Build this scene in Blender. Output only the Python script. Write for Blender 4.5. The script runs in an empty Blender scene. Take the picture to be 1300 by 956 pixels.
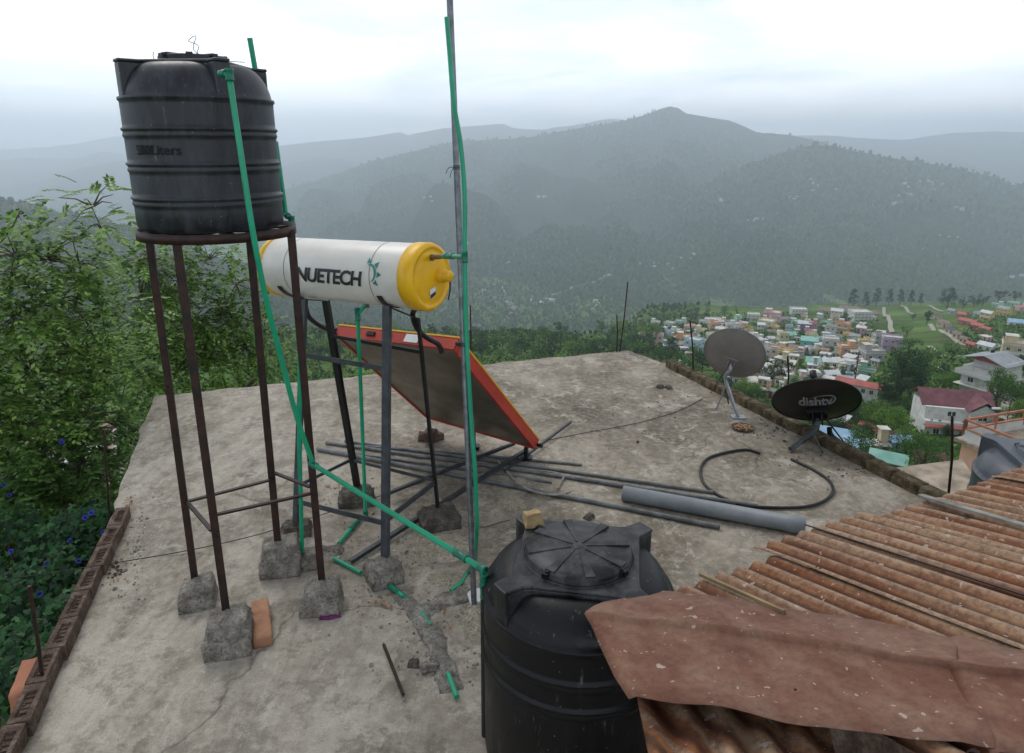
import bpy, bmesh, math, random
import numpy as np
from mathutils import Vector, Matrix, noise as mn
rnd = random.Random(7)
PI = math.pi
scene = bpy.context.scene
COL = scene.collection
ORG = {}

# ---------------------------------------------------------------- camera model
F = 866.7; PITCH = math.radians(15.75); CH = 2.5
cp, sp = math.cos(PITCH), math.sin(PITCH)
CAM = Vector((0, 0, CH))
def ray(u, v):
    a = (u - 650) / F; b = (433.5 - v) / F
    return Vector((a, cp + b * sp, -sp + b * cp))
def G(u, v, z=0.0):
    d = ray(u, v); return CAM + d * ((z - CH) / d.z)
def V(u, v, Y):
    d = ray(u, v); return CAM + d * (Y / d.y)
def hit(u, v, o, n):
    d = ray(u, v); return CAM + d * ((o - CAM).dot(n) / d.dot(n))
def proj(p):
    q = Vector(p) - CAM
    t = q.y * cp - q.z * sp
    return 650 + F * q.x / t, 433.5 - F * (q.y * sp + q.z * cp) / t

# ---------------------------------------------------------------- materials
def lin(c):
    if isinstance(c, str):
        c = [int(c[i:i + 2], 16) / 255 for i in (0, 2, 4)]
        c = [x / 12.92 if x <= .04045 else ((x + .055) / 1.055) ** 2.4 for x in c]
    return (c[0], c[1], c[2], 1)
class NT:
    def __init__(s, name):
        s.m = bpy.data.materials.new(name); s.m.use_nodes = True
        s.t = s.m.node_tree; s.b = s.t.nodes['Principled BSDF']
        s.out = s.t.nodes['Material Output']
        s.c = s.t.nodes.new('ShaderNodeTexCoord')
    def n(s, k, **kw):
        x = s.t.nodes.new(k)
        for a, b in kw.items():
            if a.startswith('i_'): x.inputs[a[2:].replace('_', ' ')].default_value = b
            else: setattr(x, a, b)
        return x
    def l(s, a, b): s.t.links.new(a, b)
    def co(s, scale=(1, 1, 1), kind='Object', rot=(0, 0, 0)):
        mp = s.n('ShaderNodeMapping'); mp.inputs['Scale'].default_value = scale
        mp.inputs['Rotation'].default_value = rot
        s.l(s.c.outputs[kind], mp.inputs[0]); return mp.outputs[0]
    def noise(s, scale, detail=6, rough=.6, co=None, dist=0):
        x = s.n('ShaderNodeTexNoise'); x.inputs['Scale'].default_value = scale
        x.inputs['Detail'].default_value = detail; x.inputs['Roughness'].default_value = rough
        x.inputs['Distortion'].default_value = dist
        s.l(co or s.c.outputs['Object'], x.inputs['Vector']); return x.outputs['Fac']
    def vor(s, scale, co=None, feat='F1', rnd_=1):
        x = s.n('ShaderNodeTexVoronoi'); x.feature = feat; x.inputs['Scale'].default_value = scale
        x.inputs['Randomness'].default_value = rnd_
        s.l(co or s.c.outputs['Object'], x.inputs['Vector']); return x.outputs['Distance']
    def ramp(s, f, st):
        r = s.n('ShaderNodeValToRGB'); e = r.color_ramp.elements
        while len(e) < len(st): e.new(.5)
        for i, (p, c) in enumerate(st):
            e[i].position = p; e[i].color = lin(c) if not isinstance(c, (int, float)) else (c, c, c, 1)
        s.l(f, r.inputs[0]); return r.outputs[0]
    def mix(s, f, a, b, mode='MIX'):
        x = s.n('ShaderNodeMix', data_type='RGBA', blend_type=mode)
        for sock, val in ((x.inputs[0], f), (x.inputs[6], a), (x.inputs[7], b)):
            if hasattr(val, 'links') or hasattr(val, 'is_output'): s.l(val, sock)
            else: sock.default_value = val if isinstance(val, (int, float)) else lin(val)
        return x.outputs[2]
    def math(s, op, a, b=0.0):
        x = s.n('ShaderNodeMath', operation=op)
        for sock, val in ((x.inputs[0], a), (x.inputs[1], b)):
            if isinstance(val, (int, float)): sock.default_value = val
            else: s.l(val, sock)
        return x.outputs[0]
    def bump(s, h, strength=.5, dist=.01):
        x = s.n('ShaderNodeBump'); x.inputs['Strength'].default_value = strength
        x.inputs['Distance'].default_value = dist; s.l(h, x.inputs['Height'])
        s.l(x.outputs[0], s.b.inputs['Normal']); return x
    def fin(s, col, rough=.8, metal=0, spec=None):
        if isinstance(col, (str, tuple, list)): s.b.inputs['Base Color'].default_value = lin(col)
        else: s.l(col, s.b.inputs['Base Color'])
        if isinstance(rough, (int, float)): s.b.inputs['Roughness'].default_value = rough
        else: s.l(rough, s.b.inputs['Roughness'])
        s.b.inputs['Metallic'].default_value = metal
        if spec is not None: s.b.inputs['Specular IOR Level'].default_value = spec
        return s.m
def simple(name, c1, c2=None, scale=12, rough=.6, metal=0, bump=.0, bd=.004, st=(.35, .65), spec=None, stretch=(1, 1, 1)):
    t = NT(name); f = t.noise(scale, co=t.co(stretch))
    if bump: t.bump(t.noise(scale * 3, co=t.co(stretch)), bump, bd)
    return t.fin(t.ramp(f, [(st[0], c1), (st[1], c2 or c1)]), rough, metal, spec)

def m_concrete():
    t = NT('weathered roof concrete')
    w = t.co((1, 1, 1))
    big = t.noise(.8, 8, .66, dist=.1); mid = t.noise(2.9, 9, .72, co=t.co((1, .6, 1), rot=(0, 0, .36)), dist=.15)
    fine = t.noise(19, 6, .75); grain = t.noise(120, 3, .7)
    a = t.ramp(mid, [(.3, '544c40'), (.43, '786f61'), (.54, '978e7f'), (.68, 'c0b8a9')])
    b = t.ramp(big, [(.36, '51483a'), (.46, '786e5d'), (.56, '9a9081'), (.68, 'c6beaf')])
    c = t.mix(.5, a, b)
    c = t.mix(t.math('MULTIPLY', t.ramp(fine, [(.45, 0.), (.66, 1.)]), .38), c, 'c9c3b6')
    lft = t.n('ShaderNodeVectorMath', operation='DOT_PRODUCT'); t.l(t.c.outputs['Object'], lft.inputs[0]); lft.inputs[1].default_value = (-.9308, -.3655, 0)
    le = t.ramp(t.math('MULTIPLY', t.math('SUBTRACT', lft.outputs['Value'], .1), .8), [(.0, 0.), (.9, 1.)])
    stz = t.noise(3.2, 8, .72, co=t.co((1.2, .25, 1), rot=(0, 0, .40)))
    c = t.mix(t.math('MULTIPLY', t.math('MULTIPLY', le, t.ramp(stz, [(.36, 0.), (.68, 1.)])), .62), c, 'cfc8bb')
    c = t.mix(t.ramp(t.noise(5.5, 9, .78, dist=.2), [(.5, 0.), (.59, .5)]), c, '635c50')
    c = t.mix(t.ramp(t.noise(4.1, 9, .8, co=t.co((1, 1, 1), rot=(0, 0, 1)), dist=.5), [(.545, 0.), (.6, .6)]), c, 'c4beb1')
    spots = t.vor(23); c = t.mix(t.ramp(spots, [(.03, .55), (.13, 0.)]), c, '58524a')
    # hairline cracks
    cr = t.n('ShaderNodeTexVoronoi'); cr.feature = 'DISTANCE_TO_EDGE'; cr.inputs['Scale'].default_value = .75
    nz = t.n('ShaderNodeTexNoise'); nz.inputs['Scale'].default_value = 3.5; nz.inputs['Detail'].default_value = 6
    t.l(t.c.outputs['Object'], nz.inputs['Vector'])
    ad = t.n('ShaderNodeMix', data_type='RGBA', blend_type='MIX'); ad.inputs[0].default_value = .22
    t.l(t.c.outputs['Object'], ad.inputs[6]); t.l(nz.outputs['Color'], ad.inputs[7]); t.l(ad.outputs[2], cr.inputs['Vector'])
    ck = t.ramp(cr.outputs['Distance'], [(.0, 1.), (.006, 0.)])
    ckm = t.math('MULTIPLY', ck, t.ramp(t.noise(.9, 3, .5), [(.52, 0.), (.6, .5)])); c = t.mix(ckm, c, '3a352e')
    c = t.mix(t.math('MULTIPLY', t.ramp(grain, [(.3, 1.), (.6, 0.)]), .3), c, '5c564c')
    h = t.math('ADD', t.math('MULTIPLY', fine, .6), t.math('MULTIPLY', grain, .35)); h = t.math('SUBTRACT', h, ckm)
    t.bump(h, .75, .012)
    return t.fin(c, .93, 0, .25)
def m_block(name='rough cast concrete', tint=('6a645c', '9a948a', 'c4beb3')):
    t = NT(name); f = t.noise(14, 8, .7); g = t.noise(70, 4, .7)
    c = t.ramp(f, [(.3, tint[0]), (.5, tint[1]), (.7, tint[2])])
    c = t.mix(t.ramp(g, [(.35, .6), (.55, 0.)]), c, '47423b')
    t.bump(t.math('ADD', f, g), 1, .02)
    return t.fin(c, .95, 0, .2)
def m_plastic_tank(c1='0b0d11', c2='181b21', dust='565c66', amt=.4, sp0=.42):
    t = NT('dusty black moulded plastic'); f = t.noise(2.2, 8, .65, co=t.co((1, 1, .35)))
    g = t.noise(12, 7, .7, co=t.co((1, 1, .28)), dist=.4)
    c = t.ramp(f, [(.3, c1), (.7, c2)])
    c = t.mix(t.math('MULTIPLY', t.ramp(g, [(.42, 0.), (.72, 1.)]), amt), c, dust)
    sp_ = t.vor(26); c = t.mix(t.ramp(sp_, [(.035, .7), (.075, 0.)]), c, '8d8f8e')
    s2 = t.noise(34, 5, .8, co=t.co((1, 1, .12))); c = t.mix(t.ramp(s2, [(.62, 0.), (.75, .45)]), c, '9b9c9a')
    t.bump(t.noise(55, 3, .6), .15, .003)
    return t.fin(c, t.ramp(g, [(.3, .3), (.7, .55)]), 0, sp0)
def m_rust(name, a, b, c3, grey, seed=0, band=None):
    t = NT(name)
    cb = t.n('ShaderNodeCombineXYZ')
    for i_, (vx, k_) in enumerate((((.905, .425, 0), 1.0), ((.419, -.876, .236), .13 if band else .45))):
        dpn = t.n('ShaderNodeVectorMath', operation='DOT_PRODUCT'); t.l(t.c.outputs['Object'], dpn.inputs[0]); dpn.inputs[1].default_value = [q * k_ for q in vx]; t.l(dpn.outputs['Value'], cb.inputs[i_])
    cv = cb.outputs[0]
    f = t.noise(9, 8, .68, co=cv, dist=.15); g = t.noise(38, 6, .75); s = t.noise(4.5, 6, .65, co=cv)
    c = t.ramp(f, [(.28, a), (.5, b), (.7, c3)])
    c = t.mix(t.ramp(s, [(.42, 0.), (.6, .7)]), c, grey)
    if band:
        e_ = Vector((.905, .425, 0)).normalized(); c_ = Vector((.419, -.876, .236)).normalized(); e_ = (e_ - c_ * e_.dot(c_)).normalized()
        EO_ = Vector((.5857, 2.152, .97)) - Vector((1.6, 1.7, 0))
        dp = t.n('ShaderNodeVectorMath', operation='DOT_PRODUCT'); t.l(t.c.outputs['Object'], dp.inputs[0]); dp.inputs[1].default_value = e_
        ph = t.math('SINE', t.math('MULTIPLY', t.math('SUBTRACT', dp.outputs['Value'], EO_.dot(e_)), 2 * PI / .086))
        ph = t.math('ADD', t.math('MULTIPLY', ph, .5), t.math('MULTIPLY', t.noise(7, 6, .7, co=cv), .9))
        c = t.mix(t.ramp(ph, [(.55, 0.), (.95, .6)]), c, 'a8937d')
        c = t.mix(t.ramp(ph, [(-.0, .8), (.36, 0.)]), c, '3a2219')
    c = t.mix(t.ramp(g, [(.4, .5 if band else .3), (.56, 0.)]), c, '3c2620')
    k = t.n('ShaderNodeTexVoronoi'); k.inputs['Scale'].default_value = 21
    nz = t.n('ShaderNodeTexNoise'); nz.inputs['Scale'].default_value = 30; t.l(t.c.outputs['Object'], nz.inputs['Vector'])
    ad = t.n('ShaderNodeMix', data_type='RGBA'); ad.inputs[0].default_value = .05
    t.l(t.c.outputs['Object'], ad.inputs[6]); t.l(nz.outputs['Color'], ad.inputs[7]); t.l(ad.outputs[2], k.inputs['Vector'])
    sep = t.n('ShaderNodeSeparateColor'); t.l(k.outputs['Color'], sep.inputs[0])
    rad = t.math('MULTIPLY', t.ramp(sep.outputs[0], [(.74, 0.), (1., 1.)]), .24)
    blot = t.math('LESS_THAN', k.outputs['Distance'], rad)
    c = t.mix(t.math('MULTIPLY', blot, .72), c, 'b3a396')
    k2 = t.n('ShaderNodeTexVoronoi'); k2.inputs['Scale'].default_value = 60; t.l(ad.outputs[2], k2.inputs['Vector']); sp2 = t.n('ShaderNodeSeparateColor'); t.l(k2.outputs['Color'], sp2.inputs[0])
    c = t.mix(t.math('MULTIPLY', t.math('LESS_THAN', k2.outputs['Distance'], t.math('MULTIPLY', t.ramp(sp2.outputs[0], [(.8, 0.), (1., 1.)]), .3)), .6), c, 'b8a99c')
    t.bump(t.math('ADD', g, t.math('MULTIPLY', f, .5)), .4, .004)
    return t.fin(c, .82, 0, .3)
def m_hill(name, cols, sc, green=None, brown='6b5a45', bumpd=30):
    t = NT(name)
    f = t.noise(sc, 10, .62, dist=.3); g = t.noise(sc * 9, 8, .72); h = t.noise(sc * 45, 4, .7)
    c = t.ramp(f, [(.3, cols[0]), (.5, cols[1]), (.7, cols[2])])
    if green: c = t.mix(t.ramp(t.noise(sc * 2.3, 6, .6), [(.5, 0.), (.66, .7)]), c, green)
    c = t.mix(t.ramp(t.noise(sc * 3.7, 7, .65), [(.56, 0.), (.68, .6)]), c, brown)
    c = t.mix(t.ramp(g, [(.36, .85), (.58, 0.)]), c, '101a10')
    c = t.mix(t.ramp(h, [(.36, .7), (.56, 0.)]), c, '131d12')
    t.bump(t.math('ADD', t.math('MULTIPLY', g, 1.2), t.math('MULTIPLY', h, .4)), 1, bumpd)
    return t.fin(c, 1, 0, 0)
def m_leaf(name, a, b, c, sc=3.0, trans=.35, rough=.5):
    t = NT(name); oi = t.n('ShaderNodeObjectInfo')
    g = t.n('ShaderNodeNewGeometry')
    w = t.math('ADD', t.math('MULTIPLY', g.outputs['Random Per Island'], .6), t.math('MULTIPLY', t.noise(sc, 3), .4))
    w = t.math('ADD', w, t.math('MULTIPLY', t.math('SUBTRACT', oi.outputs['Random'], .5), .25))
    col = t.ramp(w, [(.2, a), (.5, b), (.8, c)])
    m = t.fin(col, rough, 0, .3)
    if trans:
        tr = t.n('ShaderNodeBsdfTranslucent'); t.l(col, tr.inputs[0])
        mx = t.n('ShaderNodeMixShader'); mx.inputs[0].default_value = trans
        t.l(t.b.outputs[0], mx.inputs[1]); t.l(tr.outputs[0], mx.inputs[2]); t.l(mx.outputs[0], t.out.inputs[0])
    return m
M = {}
M['roof'] = m_concrete()
M['block'] = m_block()
M['block2'] = m_block('dark mossy footing', ('3d3a34', '67625a', '8e897f'))
M['moss'] = m_block('mossy brick kerb', ('3a3226', '63573f', '918674'))
M['brick'] = m_block('old red brick', ('4a3c34', '705c50', '97877a'))
M['newbrick'] = simple('orange clay brick', '8a5c42', 'ac8164', 9, .85, bump=.5)
M['stone'] = simple('tan stone', '8a7350', 'b39a72', 11, .9, bump=.6)
M['tank'] = m_plastic_tank()
M['tank2'] = m_plastic_tank('040405', '0c0c0e', '26282c', .22, .3)
M['tanktop'] = m_plastic_tank('0c0d0f', '1b1c1f', '686a6b', .5, .3)
M['tankgrey'] = m_plastic_tank('3a3f45', '4d535a', '6d737a', .4)
M['steel_brown'] = simple('rusted dark steel', '1d1311', '3b221b', 16, .55, .3, .3, .002)
M['steel_grey'] = simple('grey painted steel', '34373b', '4b4f54', 14, .5, .2, .2, .002)
M['steel_black'] = simple('black painted steel', '0f0f11', '1e1e21', 14, .45, .2)
M['galv'] = simple('galvanised pole', '62666a', '85898d', 22, .42, .7, .15, .001)
M['zinc'] = simple('pale zinc bracket', '8b8f94', 'a9adb2', 20, .4, .5)
M['cream'] = simple('off white painted drum', 'c9c6bd', 'dcd9d1', 3, .38, stretch=(1, 1, 1), st=(.3, .6))
M['yellow'] = simple('yellow plastic', 'd9a408', 'efb90c', 5, .42)
M['red'] = simple('red painted frame', '9f2a1b', 'b53a28', 7, .5)
M['yellowline'] = simple('yellow rim strip', 'c99a18', 'dcae2a', 7, .5)
M['sheet'] = simple('dull aluminium back sheet', '5b5549', '8a8172', 2.2, .42, .55, .1, .002)
M['glass'] = simple('dark absorber glass', '0b1018', '131a26', 4, .08)
M['rubber'] = simple('black rubber', '0d0d0e', '1c1c1e', 20, .5)
M['logo_dark'] = simple('dark print', '1f2126', '26282d', 9, .5)
M['logo_teal'] = simple('teal print', '1f7f74', '2a8a80', 9, .5)
M['green'] = simple('green plastic pipe', '0b8a64', '17a078', 6, .38, st=(.3, .7))
M['greend'] = simple('dark green fitting', '065f49', '0b7358', 6, .38)
M['brass'] = simple('brown threaded nipple', '5d4b3c', '84705c', 30, .5, .5, .4, .001)
M['pvc'] = simple('grey plastic pipe', '6c7276', '83898c', 5, .5, st=(.3, .7), bump=.1)
M['pvc2'] = simple('dusty conduit pipe', '4d5050', '76797a', 9, .6, st=(.35, .65), bump=.2)
M['hosegrey'] = simple('dusty flexible hose', '7a7467', '9c9689', 20, .8, bump=.3)
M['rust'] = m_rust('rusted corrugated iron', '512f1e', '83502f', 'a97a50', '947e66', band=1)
M['rustcap'] = m_rust('rusted flat ridge iron', '644438', '744e3e', '82604a', '866a5a')
M['wood'] = simple('weathered wood', '6d5b42', '94805f', 12, .85, bump=.4, stretch=(1, .1, 1))
M['woodgrey'] = simple('grey weathered plank', '6f6e66', '96948a', 12, .85, bump=.4)
M['dishgrey'] = simple('dull grey dish paint', '74706c', '86827d', 4, .5, .1)
M['dishshade'] = simple('shade darkened dish paint', '131112', '1d1a1a', 4, .42)  # near-black: shade on the dish's down-facing back put into the colour
M['white'] = simple('white paint', 'c9c9c6', 'dadad6', 4, .6)
M['plasticwhite'] = simple('white sticker', 'd5d8da', 'e2e4e6', 6, .5)
M['bark'] = simple('tree bark', '3a3129', '6b6055', 14, .95, bump=.8, bd=.01, stretch=(1, 1, .3))
M['farbark'] = simple('far tree bark', '3a3129', '5b5045', 2, .95)
M['leafA'] = m_leaf('ash tree leaflets', '3f5d2a', '729648', 'a5c56c', 1.5)
M['leafB'] = m_leaf('darker leaflets', '2d4822', '507538', '7a9f54', 1.5)
M['vine'] = m_leaf('creeper leaves', '14331a', '265428', '42733a', 2, .2)
M['flower'] = simple('blue morning glory petals', '22299a', '3a44bc', 20, .6)
M['litter'] = m_leaf('dry leaves', '5a3d22', '8a6238', 'a88a58', 9, .1)
M['purple'] = simple('purple cloth scrap', '4a1a48', '7a3a70', 60, .9, bump=.7)
M['peel'] = simple('orange peel scraps', '7a5038', 'b89a78', 55, .7, bump=.6)
M['fol1'] = m_leaf('broadleaf foliage', '22401c', '3f6a2c', '648a3e', .15, .25, .7)
M['fol2'] = m_leaf('dark foliage', '142a18', '254422', '3a5e2e', .15, .2, .7)
M['fol3'] = m_leaf('yellow green foliage', '3a5a20', '5e8530', '86a548', .15, .3, .7)
M['fol4'] = m_leaf('pine foliage', '16301e', '2b4a2c', '436440', .15, .2, .7)
M['window'] = simple('dark window glass', '1c2126', '30363c', 1, .2)
M['doorwood'] = simple('brown door', '6a3a22', '86512f', 3, .6)
M['path'] = simple('pale concrete path', '8f8a7c', 'aaa598', .3, .95)
M['earth'] = simple('bare valley road', '8f8474', 'aca08c', .05, .95)
M['water'] = simple('muddy river', '6c6054', '7a6d60', .02, .3)
M['roofred'] = simple('salmon red metal roof', '9c4f48', 'b5675c', .5, .7)
M['roofmaroon'] = simple('maroon tile roof', '5f363e', '7a4b50', .6, .75, bump=.3)
M['roofgrey'] = simple('grey sheet roof', '7e8588', '9aa0a3', .5, .6)
M['roofbrown'] = simple('brown tin roof', '6e6055', '8d7d70', .5, .75)
M['roofdark'] = simple('dark slate roof', '45464a', '5c5d60', .5, .7)
M['rooftin'] = simple('white tin roof', 'b9bcbd', 'd0d3d3', .5, .5)
M['roofteal'] = simple('sea green tin roof', '6fa394', '8fbcae', .5, .6)
M['roofblue'] = simple('pale blue tin roof', '7fa3c0', '9dbbd2', .5, .6)
M['slab'] = simple('far flat roof concrete', 'b5b1a7', 'dedbd3', .3, .9, st=(.35, .65))
M['terrace'] = simple('stained terrace concrete', '74685a', 'b0a28e', 2.2, .92, bump=.3, st=(.35, .65))
M['orange'] = simple('orange terrace trim', '9a5f42', 'b0755a', 2, .75)
WALLC = {'white': 'cfcfcb', 'cream': 'd5caa2', 'pink': 'cf8d98', 'pale pink': 'd8b4b2', 'orange': 'd69a68', 'yellow': 'd9b555',
         'blue': '7ea8c8', 'pale blue': 'a9c3d6', 'aqua': '5fb5b2', 'mint green': '97c7ae', 'green': '78b096', 'purple': '6f5a9a',
         'lilac': 'b394bb', 'red': 'a84a45', 'grey': 'a5a5a5', 'peach': 'd9a98a', 'beige': 'c8b596'}
for k_, c_ in WALLC.items():
    r_, g_, b_ = [int(int(c_[i:i + 2], 16) * .62 + q * .38) for i, q in ((0, 222), (2, 217), (4, 208))]
    dk = '%02x%02x%02x' % (int(r_ * .86), int(g_ * .86), int(b_ * .85))
    M['w_' + k_] = simple(k_ + ' house paint', dk, c_, .7, .85, st=(.35, .55))

# ---------------------------------------------------------------- mesh builder
class MB:
    def __init__(s): s.v = []; s.f = []; s.sm = []; s.mi = []; s.cur = 0
    def add(s, vs, fs, smooth=False):
        o = len(s.v); s.v += [tuple(x) for x in vs]
        for f in fs: s.f.append([i + o for i in f]); s.sm.append(smooth); s.mi.append(s.cur)
        return s
    def box(s, c, size, rot=None, taper=1):
        c = Vector(c); hx, hy, hz = [x / 2 for x in size]; R = rot or Matrix.Identity(3)
        vs = [c + R @ Vector((x * hx * (taper if z > 0 else 1), y * hy * (taper if z > 0 else 1), z * hz)) for z in (-1, 1) for x, y in ((-1, -1), (1, -1), (1, 1), (-1, 1))]
        return s.add(vs, [(3, 2, 1, 0), (4, 5, 6, 7), (0, 1, 5, 4), (1, 2, 6, 5), (2, 3, 7, 6), (3, 0, 4, 7)])
    def beam(s, a, b, w, h=None, up=(0, 0, 1)):
        a, b = Vector(a), Vector(b); d = b - a; L = d.length; z = d.normalized()
        up = Vector(up)
        if abs(z.dot(up)) > .98: up = Vector((.35, .94, 0))
        x = z.cross(up).normalized(); y = z.cross(x)
        R = Matrix((x, y, z)).transposed()
        return s.box((a + b) / 2, (w, h or w, L), R)
    def tube(s, pts, r, n=10, caps=True, radii=None, smooth=True):
        pts = [Vector(p) for p in pts]; N = len(pts); rings = []; x = None
        for i, p in enumerate(pts):
            d = (pts[min(i + 1, N - 1)] - pts[max(i - 1, 0)])
            if d.length < 1e-9: d = Vector((0, 0, 1))
            d.normalize()
            if x is None:
                x = d.cross(Vector((0, 0, 1)) if abs(d.z) < .9 else Vector((1, 0, 0))).normalized()
            else:
                x = (x - d * x.dot(d)).normalized()
            y = d.cross(x); rr = radii[i] if radii else r
            rings.append([p + (x * math.cos(2 * PI * k / n) + y * math.sin(2 * PI * k / n)) * rr for k in range(n)])
        vs = [q for R_ in rings for q in R_]; fs = []
        for i in range(N - 1):
            for k in range(n):
                fs.append((i * n + k, i * n + (k + 1) % n, (i + 1) * n + (k + 1) % n, (i + 1) * n + k))
        s.add(vs, fs, smooth)
        if caps:
            s.add(rings[0][::-1], [list(range(n))]); s.add(rings[-1], [list(range(n))])
        return s
    def lathe(s, prof, c=(0, 0, 0), n=48, axis=None, smooth=True, mod=None):
        c = Vector(c); vs = []
        if axis is None: R = Matrix.Identity(3)
        else: R = Vector((0, 0, 1)).rotation_difference(Vector(axis)).to_matrix()
        for (r, z) in prof:
            for k in range(n):
                a = 2 * PI * k / n
                vs.append(c + R @ Vector((r * math.cos(a), r * math.sin(a), z)))
        fs = []
        for i in range(len(prof) - 1):
            for k in range(n):
                fs.append((i * n + k, i * n + (k + 1) % n, (i + 1) * n + (k + 1) % n, (i + 1) * n + k))
        s.add(vs, fs, smooth)
        return s
    def prism(s, poly, z0, z1, c=(0, 0, 0), flare=1.0):
        c = Vector(c); n = len(poly)
        vs = [c + Vector((x, y, z0)) for x, y in poly] + [c + Vector((x * flare, y * flare, z1)) for x, y in poly]
        fs = [tuple(range(n))[::-1], tuple(range(n, 2 * n))] + [(i, (i + 1) % n, n + (i + 1) % n, n + i) for i in range(n)]
        return s.add(vs, fs)
    def grid(s, P, smooth=True):
        nr, nc = len(P), len(P[0]); vs = [q for r in P for q in r]
        fs = [(i * nc + j, i * nc + j + 1, (i + 1) * nc + j + 1, (i + 1) * nc + j) for i in range(nr - 1) for j in range(nc - 1)]
        return s.add(vs, fs, smooth)
    def build(s, name, mat, parent=None, origin=None, bevel=0):
        if parent is not None: org = ORG[parent.name]
        else: org = Vector(origin) if origin is not None else Vector((0, 0, 0))
        me = bpy.data.meshes.new(name)
        me.from_pydata([(v[0] - org.x, v[1] - org.y, v[2] - org.z) for v in s.v], [], s.f)
        for m in (mat if isinstance(mat, (list, tuple)) else [mat]): me.materials.append(m)
        me.polygons.foreach_set('use_smooth', s.sm)
        me.polygons.foreach_set('material_index', s.mi)
        me.validate(); me.update()
        o = bpy.data.objects.new(name, me); COL.objects.link(o)
        if parent is not None: o.parent = parent
        else: o.location = org
        ORG[o.name] = org
        if bevel:
            b = o.modifiers.new('bevel', 'BEVEL'); b.width = bevel; b.segments = 2; b.limit_method = 'ANGLE'; b.angle_limit = math.radians(40)
        return o
def tag(o, label=None, cat=None, group=None, kind=None):
    if label: o['label'] = label
    if cat: o['category'] = cat
    if group: o['group'] = group
    if kind: o['kind'] = kind
    return o
def thing(name, loc, label, cat, group=None):
    o = bpy.data.objects.new(name, None); COL.objects.link(o); o.location = loc; o.empty_display_size = .2
    ORG[o.name] = Vector(loc); tag(o, label, cat, group); return o
def smoothpts(pts, n=8):
    pts = [Vector(p) for p in pts]; out = []
    for i in range(len(pts) - 1):
        p0, p1, p2, p3 = pts[max(i - 1, 0)], pts[i], pts[i + 1], pts[min(i + 2, len(pts) - 1)]
        for k in range(n):
            t = k / n
            out.append(.5 * ((2 * p1) + (p2 - p0) * t + (2 * p0 - 5 * p1 + 4 * p2 - p3) * t * t + (3 * p1 - p0 - 3 * p2 + p3) * t ** 3))
    out.append(pts[-1]); return out
def rough_box(mb, c, size, rz=0, amp=.012, cuts=5, seed=0, freq=9, taper=.92, round_=.07, sm=True):
    bm = bmesh.new(); bmesh.ops.create_cube(bm, size=1)
    bmesh.ops.subdivide_edges(bm, edges=bm.edges[:], cuts=cuts, use_grid_fill=True)
    c = Vector(c); R = Matrix.Rotation(rz, 3, 'Z')
    for v in bm.verts:
        p = v.co.copy()
        L = max(abs(p.x), abs(p.y), abs(p.z))
        q = p.normalized() * .62; p = p.lerp(q, round_)
        tf = 1 - (1 - taper) * (p.z + .5)
        p = Vector((p.x * size[0] * tf, p.y * size[1] * tf, p.z * size[2]))
        nv = mn.noise_vector((p + Vector((seed * 3.1, seed * 1.7, seed))) * freq) + .5 * mn.noise_vector((p + Vector((seed, 2, 3))) * freq * 3)
        p += nv * amp
        v.co = c + R @ p
    bm.verts.index_update()
    mb.add([v.co for v in bm.verts], [[v.index for v in f.verts] for f in bm.faces], sm); bm.free()
    return mb
def text_geo(txt, size, bold=0.0, shear=0.0, spacing=1.0, cuts=0):
    cu = bpy.data.curves.new('t', 'FONT'); cu.body = txt; cu.size = size; cu.offset = bold; cu.shear = shear
    cu.space_character = spacing; cu.align_x = 'CENTER'; cu.align_y = 'CENTER'; cu.resolution_u = 6
    o = bpy.data.objects.new('t', cu); COL.objects.link(o)
    dg = bpy.context.evaluated_depsgraph_get(); dg.update()
    me = bpy.data.meshes.new_from_object(o.evaluated_get(dg))
    bm = bmesh.new(); bm.from_mesh(me)
    bmesh.ops.triangulate(bm, faces=bm.faces[:])
    if cuts: bmesh.ops.subdivide_edges(bm, edges=bm.edges[:], cuts=cuts)
    bmesh.ops.triangulate(bm, faces=bm.faces[:])
    bm.verts.index_update()
    vs = [v.co.copy() for v in bm.verts]; fs = [[v.index for v in f.verts] for f in bm.faces]
    bm.free(); bpy.data.objects.remove(o); bpy.data.curves.remove(cu); bpy.data.meshes.remove(me)
    return vs, fs
def extr_flat(mb, pts2, w, mapf, n=2):
    "ribbon along 2d polyline mapped by mapf"
    L = []
    for i, p in enumerate(pts2):
        a = Vector(pts2[max(i - 1, 0)]); b = Vector(pts2[min(i + 1, len(pts2) - 1)]); d = (b - a).normalized(); q = Vector((-d.y, d.x))
        ww = w[i] if isinstance(w, list) else w
        L.append((Vector(p) + q * ww / 2, Vector(p) - q * ww / 2))
    mb.grid([[mapf(a), mapf(b)] for a, b in L], False)

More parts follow.
